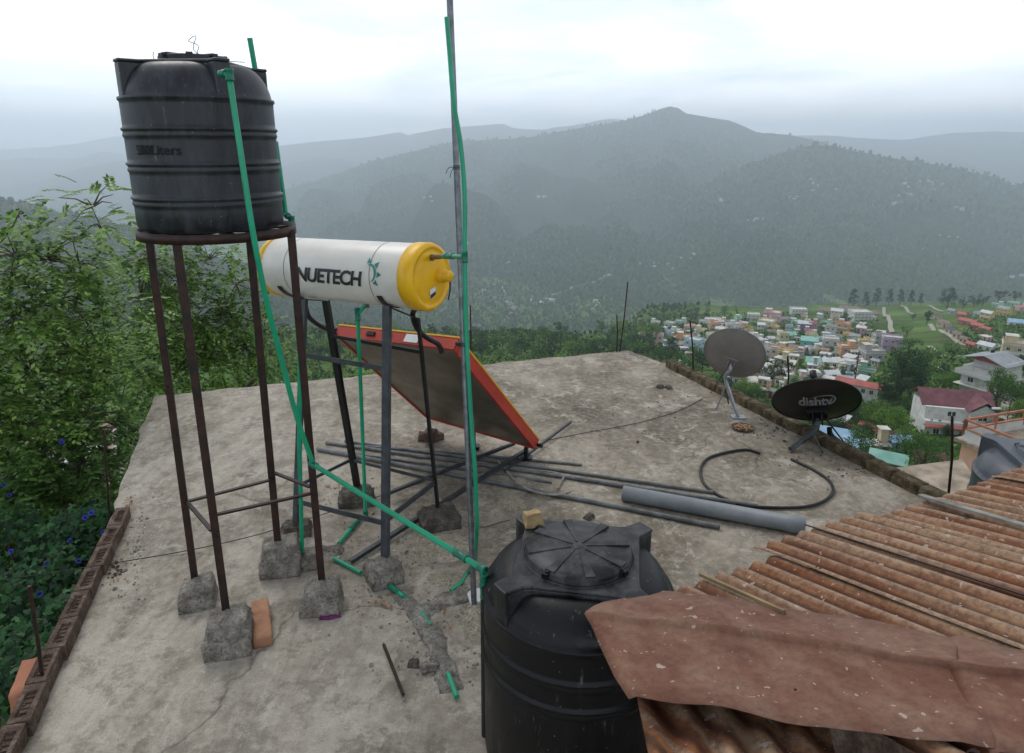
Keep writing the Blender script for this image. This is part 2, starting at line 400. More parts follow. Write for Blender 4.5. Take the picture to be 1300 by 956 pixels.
# ================================================================ THE ROOF
FL, FR = G(195, 500), G(797, 443)
AX = Vector((-.3655, .9308, 0))          # along the roof, away from the camera
BX = Vector((.9308, .3655, 0))           # across
KR = G(1165, 630)                        # inner foot of the kerb on the right
roofroot = thing('flat_roofed_building', (0, 3.5, -6.8), 'our own building with a stained bare concrete roof, brick kerbs at both sides', 'building')
def left_at(y): return FL + (FL - G(60, 867)) * ((y - FL.y) / (FL.y - G(60, 867).y))
def right_at(y):
    q = G(845, 465); w = (KR - q); return q + w * ((y - q.y) / w.y) + BX * .16
mb = MB(); N, Mn = 70, 60; P = []
NL, NR = left_at(-1.2), right_at(-1.6)
for i in range(N + 1):
    s_ = i / N
    a = FL.lerp(NL, s_); b = (FR + BX * .0).lerp(NR, s_) if False else None
    # right side: from FR corner to the kerb line
    yy = FR.y + (NR.y - FR.y) * s_
    if yy > 7.9: b = FR.lerp(right_at(7.6), (FR.y - yy) / (FR.y - 7.6))
    else:
        b = right_at(yy) if yy < 7.6 else FR.lerp(right_at(7.6), (FR.y - yy) / (FR.y - 7.6))
    row = []
    for j in range(Mn + 1):
        p = a.lerp(b, j / Mn)
        e = min(j, Mn - j, i)
        if e == 0:
            jn = mn.noise(p * 5) * .035 + mn.noise(p * 17) * .015
            p = p + (BX * jn if i > 0 else AX * jn)
        z = mn.noise(p * 1.1) * .006 + mn.noise(p * 5) * .003 - (.02 if e == 0 else 0)
        row.append(Vector((p.x, p.y, z)))
    P.append(row)
mb.grid(P)
rim = [r[0] for r in P[::-1]] + P[0][1:] + [r[-1] for r in P[1:]]
low = [Vector((p.x, p.y, -.16)) for p in rim]
mb.grid([rim, low], False)
mb.build('roof_slab', M['roof'], roofroot)
mb = MB(); ins = []
cen = Vector((0, 3.5, 0))
wl = [cen + (Vector((p.x, p.y, 0)) - cen) * .955 for p in (rim[0], P[0][0], P[0][-1], rim[-1])]
mb.prism([(p.x, p.y) for p in wl], -6.9, -.14)
mb.build('wall', M['w_cream'], roofroot)
# kerb on the right: mossy bricks laid end to end
k0 = G(843, 466); k1 = right_at(1.9) - BX * .16; L_ = (k1 - k0).length; d_ = (k1 - k0).normalized(); nb = int(L_ / .24)
for i in range(nb):
    mb = MB(); c = k0 + d_ * (i + .5) * L_ / nb + BX * (.075 + rnd.uniform(-.006, .006))
    rough_box(mb, (c.x, c.y, .03), (L_ / nb * 1.02, .115, .105), math.atan2(d_.y, d_.x) + rnd.uniform(-.02, .02), .006, 4, i, 14, .94)
    mb.build('kerb_brick', M['moss'], roofroot)
# kerb on the left: red bricks on edge with a recessed frog
q0, q1 = G(163, 655), G(53, 885); d_ = (q1 - q0).normalized(); nrm = Vector((d_.y, -d_.x, 0))
if nrm.x > 0: nrm = -nrm
L_ = .245; nb = 9
for i in range(nb):
    mb = MB(); c = q0 + d_ * (i + .5) * L_ + nrm * .02 + Vector((rnd.uniform(-.006, .006), 0, 0))
    rz = math.atan2(d_.y, d_.x) + rnd.uniform(-.04, .04); R = Matrix.Rotation(rz, 3, 'Z') @ Matrix.Rotation(rnd.uniform(-.06, .06), 3, 'X')
    hw, hl, hh = .045, .118, .03
    cc = Vector((c.x, c.y, .045))
    out = [(-hl, -hw), (hl, -hw), (hl, hw), (-hl, hw)]; inn = [(-hl * .68, -hw * .5), (hl * .68, -hw * .5), (hl * .68, hw * .5), (-hl * .68, hw * .5)]
    vs = [cc + R @ Vector((x + mn.noise(Vector((x * 20, y * 20, i))) * .006, y + mn.noise(Vector((y * 20, x * 20, i))) * .006, z)) for z, pl in ((-.06, out), (hh, out), (hh - .004, inn), (hh - .02, [(a * .93, b * .85) for a, b in inn])) for x, y in pl]
    fs = [(0, 3, 2, 1)]
    for r0 in (0, 4, 8):
        fs += [(r0 + k, r0 + (k + 1) % 4, r0 + 4 + (k + 1) % 4, r0 + 4 + k) for k in range(4)]
    fs.append((12, 13, 14, 15)); mb.add(vs, fs)
    for k in range(4):      # worn raised letters in the frog, unreadable strokes
        mb.box(cc + R @ Vector((-.05 + k * .033, 0, hh - .018)), (.006, .04, .012), R)
        if k % 2: mb.box(cc + R @ Vector((-.04 + k * .033, .014 * (-1) ** k, hh - .018)), (.018, .006, .011), R)
    mb.build('kerb_brick', M['brick'], roofroot, bevel=.004)
# loose mortar ridge over the buried pipe, part of the roof surface
def ridge(pts, w, h, name='mortar_ridge', seed=0):
    sp_ = smoothpts(pts, 10); P = []
    for i, p in enumerate(sp_):
        d = (sp_[min(i + 1, len(sp_) - 1)] - sp_[max(i - 1, 0)]).normalized(); q = Vector((-d.y, d.x, 0)); row = []
        env = min(1, i / 4, (len(sp_) - 1 - i) / 4)
        for k in range(9):
            a = -1 + k / 4
            hh = (1 - a * a) * h * env - .006
            pp = p + q * a * w * (.8 + .5 * mn.noise(p * 8 + Vector((k, seed, 0))))
            pp = Vector((pp.x, pp.y, hh * (1 + .8 * mn.noise(pp * 14)) + mn.noise(pp * 40) * .01 * env))
            row.append(pp)
        P.append(row)
    m_ = MB(); m_.grid(P); return m_.build(name, M['block'], roofroot)
ridge([G(503, 752), G(522, 770), G(540, 795), G(556, 822), G(566, 850), G(574, 880)], .075, .035)
ridge([G(535, 778), G(560, 765), G(590, 752), G(612, 745)], .10, .03, seed=4)
ridge([G(405, 700), G(420, 700), G(437, 700)], .06, .05, seed=7)

M['palemortar'] = m_block('pale spilled mortar', ('8b8272', 'b0a792', 'cdc5b2'))
def patch(u, v, rx, ry, h, seed):
    c = G(u, v); P = []
    for i in range(9):
        row = []
        for j in range(41):
            a = 2 * PI * j / 40; rr = i / 8 * (1 + .35 * mn.noise(Vector((math.cos(a) * 1.5, math.sin(a) * 1.5, seed))) + .15 * mn.noise(Vector((math.cos(a) * 5, math.sin(a) * 5, seed))))
            x, y = c.x + math.cos(a) * rx * rr, c.y + math.sin(a) * ry * rr
            row.append(Vector((x, y, .009 + h * (1 - (i / 8) ** 2) * (1 + .7 * mn.noise(Vector((x * 12, y * 12, seed)))) - .02 * (i / 8) ** 4)))
        P.append(row)
    m_ = MB(); m_.grid(P); m_.build('mortar_patch', M['palemortar'], roofroot)
patch(560, 695, .24, .2, .012, 1); patch(610, 790, .12, .2, .01, 2); patch(655, 608, .25, .12, .008, 3); patch(575, 735, .2, .1, .012, 4); patch(650, 640, .16, .1, .006, 5)
# ================================================================ FOOTINGS
def footing(u, v, z, size, rz, label, mat='block', seed=0, ztop=None, amp=.012):
    c = G(u, v, z); mb = MB()
    h1 = size[2] * .62
    rough_box(mb, (c.x, c.y, h1 / 2 - .005), (size[0], size[1], h1), rz, amp * .8, 9, seed, 11, .97, .05)
    rough_box(mb, (c.x + .006, c.y + .004, h1 + (size[2] - h1) / 2 - .014), (size[0] * .94, size[1] * .92, size[2] - h1 + .02), rz + .09, amp, 9, seed + 40, 15, .86, .12)
    rough_box(mb, (c.x, c.y, size[2] - .008), (size[0] * .45, size[1] * .45, .03), rz + .5, amp * .8, 4, seed + 80, 20, .6, .5)
    o = mb.build('concrete_footing', M[mat], origin=(c.x, c.y, 0))
    tag(o, label, 'concrete block', 'concrete blocks under the steel legs'); return c
SA = footing(288, 785, .17, (.23, .22, .19), .25, 'tallest rough concrete block under the nearest tank stand leg', seed=1)
SB = footing(407, 745, .13, (.21, .2, .15), .1, 'stained concrete block under the right front leg of the tank stand', seed=2)
SC = footing(249, 741, .12, (.19, .19, .135), .3, 'low concrete block under the leftmost leg of the tank stand', seed=3)
SD = footing(355, 692, .17, (.24, .2, .2), .2, 'two-layer concrete block under the rear leg of the tank stand', seed=4)
footing(486, 716, .1, (.2, .2, .12), .5, 'concrete block under the nearest grey leg of the water heater', seed=5)
footing(557, 650, .09, (.27, .22, .11), .3, 'wide dark concrete block under the right rear heater leg', 'block2', seed=6)
footing(452, 625, .08, (.26, .2, .1), .2, 'concrete block littered with brown leaves under the black heater leg', 'block2', seed=7)
footing(388, 705, .07, (.15, .14, .1), .2, 'small concrete lump at the foot of the vertical green pipe', seed=8)
footing(376, 668, .05, (.2, .16, .08), .2, 'low block behind the tank stand under the left heater leg', 'block2', seed=9)

# ================================================================ TANK STAND
azc = math.radians(-23.1); ringc = Vector((math.sin(azc), math.cos(azc), 0)) * 3.66
ZR = 2.122
stand = thing('tank_stand', (ringc.x, ringc.y, .1), 'rusty brown four-legged steel stand carrying the black water tank', 'stand')
legs = {'A': (G(283, 778, .18), V(218, 300, 3.05)), 'B': (G(405, 741, .135), V(364, 285, 3.34)), 'C': (G(250, 736, .12), V(193, 306, 3.39)), 'D': (G(356, 689, .19), V(320, 292, 3.66))}
def legpt(k, z):
    a, b = legs[k]; return a.lerp(b, (z - a.z) / (b.z - a.z))
for k, (a, b) in legs.items():
    mb = MB(); t_ = legpt(k, ZR + .0); a2 = a - Vector((0, 0, .06))
    out = Vector((a.x - ringc.x, a.y - ringc.y, 0)).normalized()
    # angle iron: two flanges
    w = .036 if k != 'C' else .03
    if k in 'AB': d1, d2 = Vector((1, .3, 0)).normalized(), Vector((-.3, 1, 0)).normalized()
    else: d1, d2 = Vector((-1, -.3, 0)).normalized(), Vector((-.3, 1, 0)).normalized()
    mb.beam(a2 + d1 * w / 2, t_ + d1 * w / 2, w, .006, up=d2)
    mb.beam(a2 + d2 * w / 2, t_ + d2 * w / 2, .006, w, up=d2)
    for f_ in (.25, .6): mb.box(a2.lerp(t_, f_) + d1 * .02 - d2 * .004, (.012, .012, .012))
    mb.build('leg', M['steel_brown'], stand)
def bar(k1, k2, z1, z2=None, r=.008):
    mb = MB(); mb.beam(legpt(k1, z1), legpt(k2, z2 or z1), r * 2.6, r * 1.4); mb.build('brace', M['steel_brown'], stand)
bar('A', 'B', .74, .70); bar('C', 'D', .62, .62); bar('D', 'B', .66, .74); bar('C', 'A', .62, .66)
mb = MB(); r0, r1 = .352, .362
mb.lathe([(r0, -.03), (r1, -.03), (r1, .014), (r0, .014), (r0, -.03)], (ringc.x, ringc.y, ZR), 56)
mb.build('ring', M['steel_brown'], stand)
mb = MB()
for a in (0.2, .75, 1.3, 2.3):
    d = Vector((math.cos(a), math.sin(a), 0)) * .35; mb.beam(Vector((ringc.x, ringc.y, ZR - .012)) - d, Vector((ringc.x, ringc.y, ZR - .012)) + d, .035, .01)
mb.build('deck_bar', M['steel_brown'], stand)

# ================================================================ WATER TANKS
def clip_square(a, R, rot):
    pts = []
    n = 12
    h = math.sqrt(max(R * R - a * a, 0))
    for q in range(4):
        base = q * PI / 2
        a0 = math.atan2(h, a); a1 = PI / 2 - a0
        for k in range(n + 1):
            t = a0 + (a1 - a0) * k / n + base + rot
            pts.append((R * math.cos(t), R * math.sin(t)))
    return pts
def water_tank(name, c, R, zs, ztop, rot, mat, label, lid_r, ribs, z0=0.0, lidrot=0.0, dome=.0):
    c = Vector(c); t = thing(name, c, label, 'water tank', 'black plastic water tanks')
    H = zs; prof = [(R * .96, z0), (R, z0 + .02)]
    for zr_ in ribs:
        prof += [(R, zr_ - .04), (R, zr_ - .027), (R + .003, zr_ - .022), (R + .006, zr_ - .014), (R + .002, zr_ - .004), (R + .002, zr_ + .002), (R + .009, zr_ + .008), (R + .009, zr_ + .016), (R, zr_ + .021), (R, zr_ + .034)]
    prof += [(R, H - .03), (R, H - .014), (R + .007, H - .006), (R + .006, H + .004), (R * .985, H + .008)]
    dz = ztop - H
    for k in range(1, 11):
        a = k / 10 * PI / 2
        prof.append((R * (.985 - .33 * (k / 10) ** 1.3), H + .008 + (dz * .76 + dome) * math.sin(a) ** .9))
    prof.append((0.001, H + dz * .78 + dome))
    mb = MB(); mb.lathe(prof, c, 72); body = mb.build('body', mat, t)
    mb = MB(); a = R * .775
    poly = []
    for q_ in range(4):
        ca = rot + q_ * PI / 2 + PI / 4
        for da in (-6, -2, 2, 6): poly.append((R * .998 * math.cos(ca + math.radians(da)), R * .998 * math.sin(ca + math.radians(da))))
        nx, ny = math.cos(ca + PI / 4), math.sin(ca + PI / 4)
        for lat in (-.47, -.40, .40, .47):
            nd = .64 if abs(lat) > .45 else .625
            poly.append((R * (nx * nd - ny * lat), R * (ny * nd + nx * lat)))
    mb.prism(poly, H - .005, ztop - .014, c, 1.0); mb.prism([(x * 1.012, y * 1.012) for x, y in poly], ztop - .0145, ztop, c)
    tmat = M['tanktop'] if mat == M['tank2'] else mat; mb.build('top_plate', tmat, t, bevel=.006)
    # lid with radial ribs
    mb = MB(); zz = ztop
    mb.lathe([(lid_r * 1.06, zz), (lid_r * 1.055, zz + .004), (lid_r * 1.02, zz + .005), (lid_r * 1.02, zz + .002), (lid_r * 1.0, zz + .004), (lid_r, zz + .022), (lid_r * .975, zz + .03), (lid_r * .5, zz + .036), (.001, zz + .038)], c, 56)
    lid = mb.build('lid', tmat, t)
    mb = MB()
    for k in range(8):
        an = lidrot + 2 * PI * k / 8; d = Vector((math.cos(an), math.sin(an), 0)); q = Vector((-d.y, d.x, 0))
        Z = Vector((0, 0, 1)); i0_ = c + d * lid_r * .14; o0_ = c + d * lid_r * .965
        wi, wo = lid_r * .025, lid_r * .105
        vs = [i0_ - q * wi + Z * (zz + .03), i0_ + q * wi + Z * (zz + .03), o0_ + q * wo + Z * (zz + .022), o0_ - q * wo + Z * (zz + .022), i0_ - q * wi * .6 + Z * (zz + .0405), i0_ + q * wi * .6 + Z * (zz + .0405), o0_ + q * wo * .88 + Z * (zz + .0375), o0_ - q * wo * .88 + Z * (zz + .0375)]
        mb.add(vs, [(4, 5, 6, 7), (0, 4, 7, 3), (1, 2, 6, 5), (3, 7, 6, 2), (0, 1, 5, 4)])
    mb.lathe([(lid_r * .12, zz + .03), (lid_r * .11, zz + .038), (lid_r * .1, zz + .039), (.001, zz + .039)], c, 20)
    mb.build('lid_rib', tmat, lid)
    for an in (-.9, 2.2, 3.9):
        d = Vector((math.cos(an + lidrot), math.sin(an + lidrot), 0)); p = c + d * lid_r * 1.0 + Vector((0, 0, zz + .028)); R3 = Matrix.Rotation(an + lidrot, 3, 'Z')
        m2 = MB(); m2.box(p, (.036, .022, .006), R3); m2.box(p + d * .014 + Vector((0, 0, -.01)), (.01, .026, .016), R3); m2.box(p + Vector((0, 0, .005)), (.012, .012, .005), R3)
        m2.build('clasp', mat, lid)
    return t, body
az = math.radians(-23.45); tc = Vector((math.sin(az) * 3.66, math.cos(az) * 3.66, 2.138))
tR = .328
hi_tank, hi_body = water_tank('water_tank', tc, tR, .578, .735, math.radians(-50 + 45 + 3), M['tank'], 'small ribbed black water tank up on the rusty steel stand', .15, (.135, .285, .435), lidrot=.3, dome=.02)
# raised volume lettering on the drum
def wrap_text(mb, txt, size, c, R, ang, z, bold=.0, cuts=1, spacing=1.0, off=.003, shear=0):
    vs, fs = text_geo(txt, size, bold, shear, spacing, cuts); out = []
    for p in vs:
        a = ang + p.x / R
        out.append(Vector((c.x + (R + off) * math.cos(a), c.y + (R + off) * math.sin(a), c.z + z + p.y)))
    mb.add(out, fs)
camang = math.atan2(-tc.y, -tc.x)
mb = MB(); wrap_text(mb, '500Liters', .056, tc, tR, camang - .62, .355, .0012, 2, 1.05, .0035)
m_lt = simple('worn embossed lettering', '050506', '0a0b0d', 8, .8)
mb.build('volume_lettering', m_lt, hi_body)
# wires on the top
mb = MB()
p = tc + Vector((.05, -.1, .75)); mb.tube(smoothpts([p, p + Vector((.02, 0, .05)), p + Vector((-.02, 0, .07)), p + Vector((.015, 0, .09)), p + Vector((.0, 0, .03)), p + Vector((.09, 0, -.005)), p + Vector((.2, .05, -.012))]), .0016, 5)
mb.build('binding_wire', M['steel_grey'], hi_tank); mb = MB()
p = tc + Vector((-.13, -.1, .73)); mb.tube(smoothpts([p, p + Vector((-.005, 0, .03)), p + Vector((.0, 0, .045))]), .0016, 5)
mb.build('binding_wire', M['steel_grey'], hi_tank)

FC = Vector((.268, 2.42, 0)); fR = .385
lo_tank, lo_body = water_tank('water_tank', FC, fR, .77, .925, math.radians(-10), M['tank2'], 'large black water tank in the foreground with a ribbed round lid', .214, (.5, .62), lidrot=.13)
mb = MB(); wrap_text(mb, 'SAFFIR', .085, FC, fR, math.atan2(-2.42, -.268) + .16, .655, .002, 2, 1.0, .004) if False else None
# shallow recessed steps at the front like the moulded brand panel
pass
# stone on it
mb = MB(); sc_ = G(676, 657, .96); rough_box(mb, (sc_.x, sc_.y, .958), (.088, .07, .062), .35, .016, 2, 23, 11, .85, .05, False)
tag(mb.build('stone', M['stone'], origin=(sc_.x, sc_.y, .925)), 'tan angular stone weighing down the foreground tank at its back corner', 'stone')
# the tank at the right beyond the sheets
RC = Vector((3.86, 4.45, -.85))
water_tank('water_tank', RC, .46, 1.05, 1.25, math.radians(-12), M['tankgrey'], 'greyish black water tank cut by the right edge beyond the rusty sheets', .22, (.7, .85), lidrot=.2)

# ================================================================ SOLAR WATER HEATER
HR = Vector((-.465, 3.90, 1.785)); HL = Vector((-1.56, 4.55, 1.745)); hd = (HR - HL).normalized(); hr = .192
HLn = (HR - HL).length
heater = thing('solar_water_heater', (-.95, 4.1, .1), 'solar water heater, cream drum with yellow ends over a red framed tilted panel', 'solar heater')
mb = MB(); mb.lathe([(hr - .004, -.0), (hr, .01), (hr, HLn - .10), (hr - .004, HLn - .06)], HL, 64, hd)
drum = mb.build('drum', M['cream'], heater)
for f_ in (.2, .76):
    mb = MB(); mb.lathe([(hr + .0015, 0), (hr + .0022, .002), (hr + .0015, .004)], HL + hd * HLn * f_, 64, hd); mb.build('seam', M['steel_grey'], drum)
def cap(c, d, nm='end_cap', sk=.10):
    mb = MB(); mb.lathe([(hr - .002, -sk), (hr + .007, -sk + .005), (hr + .008, -.02), (hr + .002, -.005), (hr - .012, .002), (hr - .02, .004), (hr - .024, -.002), (hr - .04, -.004), (hr - .055, .002), (hr - .07, .004), (.001, .006)], c, 64, d)
    return mb.build(nm, M['yellow'], heater)
capR = cap(HR, hd); capL = cap(HL, -hd, sk=.05)
sx = hd.cross(Vector((0, 0, 1))).normalized()     # horizontal, towards/away from camera
if sx.y > 0: sx = -sx
side = sx; upv = side.cross(hd); upv = upv if upv.z > 0 else -upv
# on the right face: "right" on the face as seen = -? choose fr so that it points to screen right
fr = Vector((0, 0, 1)).cross(hd).normalized()
if fr.x < 0: fr = -fr
kn = HR + upv * .0 + fr * .075 + hd * .005
mb = MB(); mb.lathe([(.042, 0), (.042, .026), (.036, .03), (.036, .04), (.033, .045), (.033, .072), (.027, .08), (.001, .082)], kn + Vector((0, 0, -.0)), 28, hd)
mb.build('anode_knob', M['yellow'], capR)
mb = MB(); a = kn + hd * .07 - Vector((0, 0, .03)); mb.tube(smoothpts([a, a + Vector((-.0, 0, -.05)), a + Vector((-.012, 0, -.11))]), .005, 6); mb.build('lead', M['rubber'], capR)
mb = MB(); 
def face_pt(x, y, o=.009): return HR + fr * x + upv * y + hd * o
mb.add([face_pt(-.035, -.07), face_pt(.02, -.055), face_pt(.02, -.105), face_pt(-.035, -.125)], [(0, 1, 2, 3)])
mb.cur = 1; mb.add([face_pt(-.033, -.098, .0105), face_pt(.018, -.082, .0105), face_pt(.018, -.103, .0105), face_pt(-.033, -.122, .0105)], [(0, 1, 2, 3)])
mb.build('sticker', [M['plasticwhite'], M['logo_dark']], capR)
# text on the drum
def drum_pt(x, a, o=.004):   # x along from left end, a = angle from horizontal towards camera, up positive
    return HL + hd * x + (side * math.cos(a) + Vector((0, 0, 1)) * math.sin(a)) * (hr + o)
vs, fs = text_geo('NUETECH', .128, .0045, .18, .93, 2)
mb = MB(); xc = HLn * .4 + .125; ac = -.04
xs = [p.x for p in vs]; wtx = max(xs) - min(xs); tgt = .55
mb.add([drum_pt(xc + p.x * tgt / wtx, ac + p.y * .92 / hr) for p in vs], fs)
mb.build('brand_lettering', M['logo_dark'], drum)
mb = MB(); lx = xc + .335
arc = [(lx + .045 * math.cos(t), ac + .22 + (.05 * math.sin(t)) / hr) for t in [math.radians(x) for x in range(-70, 120, 15)]]
mp = lambda p: drum_pt(p.x, p.y)
w_ = [.004 + .012 * math.sin(PI * i / (len(arc) - 1)) for i in range(len(arc))]
inn = [(p[0], p[1]) for p in arc]
cxa, cya = lx, ac + .22
def sc_arc(p, dlt): 
    dx = p[0] - cxa; dy = (p[1] - cya) * hr; L = math.hypot(dx, dy); return drum_pt(cxa + dx * (L + dlt) / L, cya + dy * (L + dlt) / L / hr)
mb.grid([[sc_arc(p, w / 2), sc_arc(p, -w / 2)] for p, w in zip(arc, w_)], False)
for t in (100, 45, -5, -50):
    t = math.radians(t)
    def tp(r, dt): return drum_pt(cxa + r * math.cos(t + dt), cya + r * math.sin(t + dt) / hr)
    mb.add([tp(.062, -.28), tp(.062, .28), tp(.095, .05)], [(0, 1, 2)])
mb.build('sun_emblem', M['logo_teal'], drum)
# legs
L1 = (G(487, 712, .1), Vector((-.736, 3.89, 1.62))); L3 = (G(556, 648, .09), Vector((-.585, 4.1, 1.49)))
L4 = (G(373, 668, .06), Vector((-1.298, 4.157, 1.6))); L2 = (G(453, 620, .08), Vector((-1.249, 4.45, 1.526)))
def onleg(L, v):     # point of the leg at image row v
    lo, hi = 0, 1
    for _ in range(30):
        m_ = (lo + hi) / 2
        if proj(L[0].lerp(L[1], m_))[1] > v: lo = m_
        else: hi = m_
    return L[0].lerp(L[1], lo)
for L, w, mt in ((L1, .045, 'steel_grey'), (L2, .042, 'steel_black'), (L3, .02, 'steel_black'), (L4, .034, 'steel_grey')):
    mb = MB(); a = L[0] - Vector((0, 0, .04)); mb.beam(a, L[1], w, .006); mb.beam(a + Vector((w / 2, .01, 0)), L[1] + Vector((w / 2, .01, 0)), .006, w * .8); mb.build('leg', M[mt], heater)
def hbar(a, b, w=.03, m='steel_grey'):
    mb = MB(); mb.beam(a, b, .006, w) ; mb.beam(a + Vector((0, .012, -w / 2)), b + Vector((0, .012, -w / 2)), .024, .005); mb.build('cross_bar', M[m], heater)
hbar(onleg(L4, 450), onleg(L1, 468)); hbar(onleg(L4, 636), onleg(L1, 664), .034)
hbar(onleg(L2, 426), onleg(L3, 447), .022, 'steel_black'); hbar(onleg(L2, 584), onleg(L3, 610), .022)
hbar(onleg(L4, 618), onleg(L2, 583), .02); hbar(onleg(L1, 662), onleg(L3, 612), .035)
# saddles under the drum
for Lf, Lb, f_ in ((L1, L3, .80), (L4, L2, .14)):
    mb = MB(); P = []
    for k in range(13):
        a = math.radians(-30 - k * 10)
        c = HL + hd * HLn * f_
        o1 = c + (side * math.cos(a) + Vector((0, 0, 1)) * math.sin(a)) * (hr + .004)
        P.append([o1 - hd * .02, o1 + hd * .02])
    mb.grid(P, False); P2 = [[p[0] * 1.0 + (p[0] - (HL + hd * HLn * f_)).normalized() * .004, p[1] + (p[1] - (HL + hd * HLn * f_)).normalized() * .004] for p in P]; mb.grid(P2, False)
    c = HL + hd * HLn * f_ - Vector((0, 0, hr))
    mb.beam(Lf[1], Lb[1], .03, .006); mb.beam(Lf[1], c + side * .02, .03, .006)
    mb.build('saddle', M['steel_black'], heater)
# collector panel
BR = G(680, 571, .11); TR = Vector((-.375, 4.22, 1.257)); TL = Vector((-1.287, 4.755, 1.205)); BL = V(541, 531, 5.66)
ex = (TR - TL); ey = (BR - TR); pn = ex.cross(ey).normalized(); pn = pn if pn.z > 0 else -pn     # glass side
th = .085
def slab4(mb, c4, n, t0, t1):
    vs = [p + n * t0 for p in c4] + [p + n * t1 for p in c4]
    mb.add(vs, [(3, 2, 1, 0), (4, 5, 6, 7)] + [(i, (i + 1) % 4, 4 + (i + 1) % 4, 4 + i) for i in range(4)])
# frame: four channel sides
def inset(c4, d):
    c = sum(c4, Vector()) / 4; a, b, c_, e = c4
    u_ = (b - a).normalized(); w_ = (e - a).normalized()
    return [a + u_ * d + w_ * d, b - u_ * d + w_ * d, c_ - u_ * d - w_ * d, e + u_ * d - w_ * d]
c4 = [TL, TR, BR, BL]; i4 = inset(c4, .022)
for i in range(4):
    mb = MB(); a, b, c_, d_ = c4[i], c4[(i + 1) % 4], i4[(i + 1) % 4], i4[i]
    slab4(mb, [a, b, c_, d_], pn, .0, th); mb.build('frame_side', M['red'], heater)
mb = MB(); j4 = inset(c4, -.004); l4 = inset(c4, .03)
for i in range(4): slab4(mb, [j4[i], j4[(i + 1) % 4], l4[(i + 1) % 4], l4[i]], pn, th, th + .012)
mb.build('rim_strip', M['yellowline'], heater)
mb = MB(); slab4(mb, i4, pn, .008, .012); mb.build('back_sheet', M['sheet'], heater)
mb = MB(); slab4(mb, i4, pn, th - .012, th - .006); mb.build('glass', M['glass'], heater)
e1 = ex.normalized(); fo = (-ey).normalized()
def tf(x, y, o=.003): return TL + e1 * x + pn * y + fo * o
wd = ex.length
for x in (.36, .50):
    mb = MB(); mb.box(tf(wd * x - .05, .045, .006), (.07, .012, .03), Matrix((e1, fo, pn)).transposed()); mb.build('clamp', M['steel_black'], heater)
mb = MB(); mb.add([tf(wd * .60, .014), tf(wd * .71, .014), tf(wd * .71, .076), tf(wd * .60, .076)], [(0, 1, 2, 3)]); mb.build('rating_plate', M['plasticwhite'], heater)
# bolt/nozzle at the corners
for p, d in ((TR + pn * .045, e1), (BR + pn * .045, e1), (TL + pn * .045, -e1)):
    mb = MB(); mb.lathe([(.014, 0), (.014, .03), (.02, .03), (.02, .045), (.001, .046)], p, 12, d); mb.build('nozzle', M['rubber'], heater)
# hoses
def hose(pts, r=.017):
    mb = MB(); mb.tube(smoothpts(pts), r, 12); return mb.build('hose', M['rubber'], heater)
s1 = HL + hd * HLn * .90 - Vector((0, 0, hr))
hose([s1, V(524, 400, 4.1), V(529, 416, 4.15), V(541, 428, 4.2), V(556, 437, 4.25), V(561, 448, 4.26)])
s2 = HL + hd * HLn * .12 - Vector((0, 0, hr))
hose([s2, V(387, 388, 4.5), V(392, 402, 4.55), V(404, 412, 4.65), V(420, 420, 4.72), V(428, 428, 4.76)])
# base rails to the panel foot
def rail(a, b, w=.03):
    mb = MB(); mb.beam(a, b, w, .006); mb.beam(a + Vector((.012, .01, -w / 2)), b + Vector((.012, .01, -w / 2)), .005, w); mb.build('base_rail', M['steel_grey'], heater)
rail(G(443, 712, .03), G(668, 570, .07)); rail(G(492, 625, .08), G(652, 562, .10), .026)
rail(G(640, 598, .04), G(724, 535, .04), .02)
for f_ in (.45, .92):
    mb = MB(); p = BL.lerp(BR, f_); mb.beam(Vector((p.x, p.y, .0)), p + pn * .0, .03); mb.box((p.x, p.y, .015), (.1, .08, .03)); mb.build('foot', M['steel_black'], heater)
mb = MB()
p1, p2 = G(545, 552), G(551, 540)
for k, (u, v, z) in enumerate(((540, 556, .03), (552, 556, .03), (546, 553, .085))):
    m2 = MB(); p = G(u, v - 2, z); rough_box(m2, (p.x, p.y, z), (.13, .11, .06), k * .7, .008, 3, 30 + k, 12)
    tag(m2.build('stone', M['brick'], origin=(p.x, p.y, 0)), ('left lower', 'right lower', 'topmost')[k] + ' brick lump of the small pile under the tilted panel', 'stone', 'brick lumps piled under the panel')

# ================================================================ GREEN PIPES
def pipe_thing(name, label, pts, r, mat, cat='pipe', group=None, n=12, smooth=0, fits=(), fr=1.45, fl=.05, radii=None, fmat='greend'):
    pts = [Vector(p) for p in pts]
    org = min(pts, key=lambda p: p.z)
    t = thing(name, org, label, cat, group) if fits else None
    mb = MB(); mb.tube(smoothpts(pts, smooth) if smooth else pts, r, n)
    if not fits:
        return tag(mb.build(name, M[mat], origin=org), label, cat, group)
    mb.build('tube', M[mat], t)
    for (p, d, L) in fits:
        p = Vector(p); d = Vector(d).normalized(); m2 = MB()
        m2.lathe([(r, -L / 2), (r * fr, -L / 2), (r * fr, -L / 2 + .01), (r * fr * .93, -L / 2 + .012), (r * fr * .93, L / 2 - .012), (r * fr, L / 2 - .01), (r * fr, L / 2), (r, L / 2)], p, 14, d)
        m2.build('coupling', M[fmat], t)
    return t
cornA = camang + .43
ear = tc + Vector((math.cos(cornA) * tR, math.sin(cornA) * tR, .69))
e0 = V(279, 93, 3.06); e1_ = V(291, 95, 3.0); 
pA = [e0, e1_, V(293, 110, 3.0), V(308, 210, 2.98), V(322, 300, 2.985), V(338, 380, 3.03), V(357, 455, 3.1), V(377, 530, 3.2), V(398, 590, 3.28)]
pB = [V(398, 590, 3.28), V(612, 722, 2.44)]
tp_ = smoothpts(pA[2:], 6)
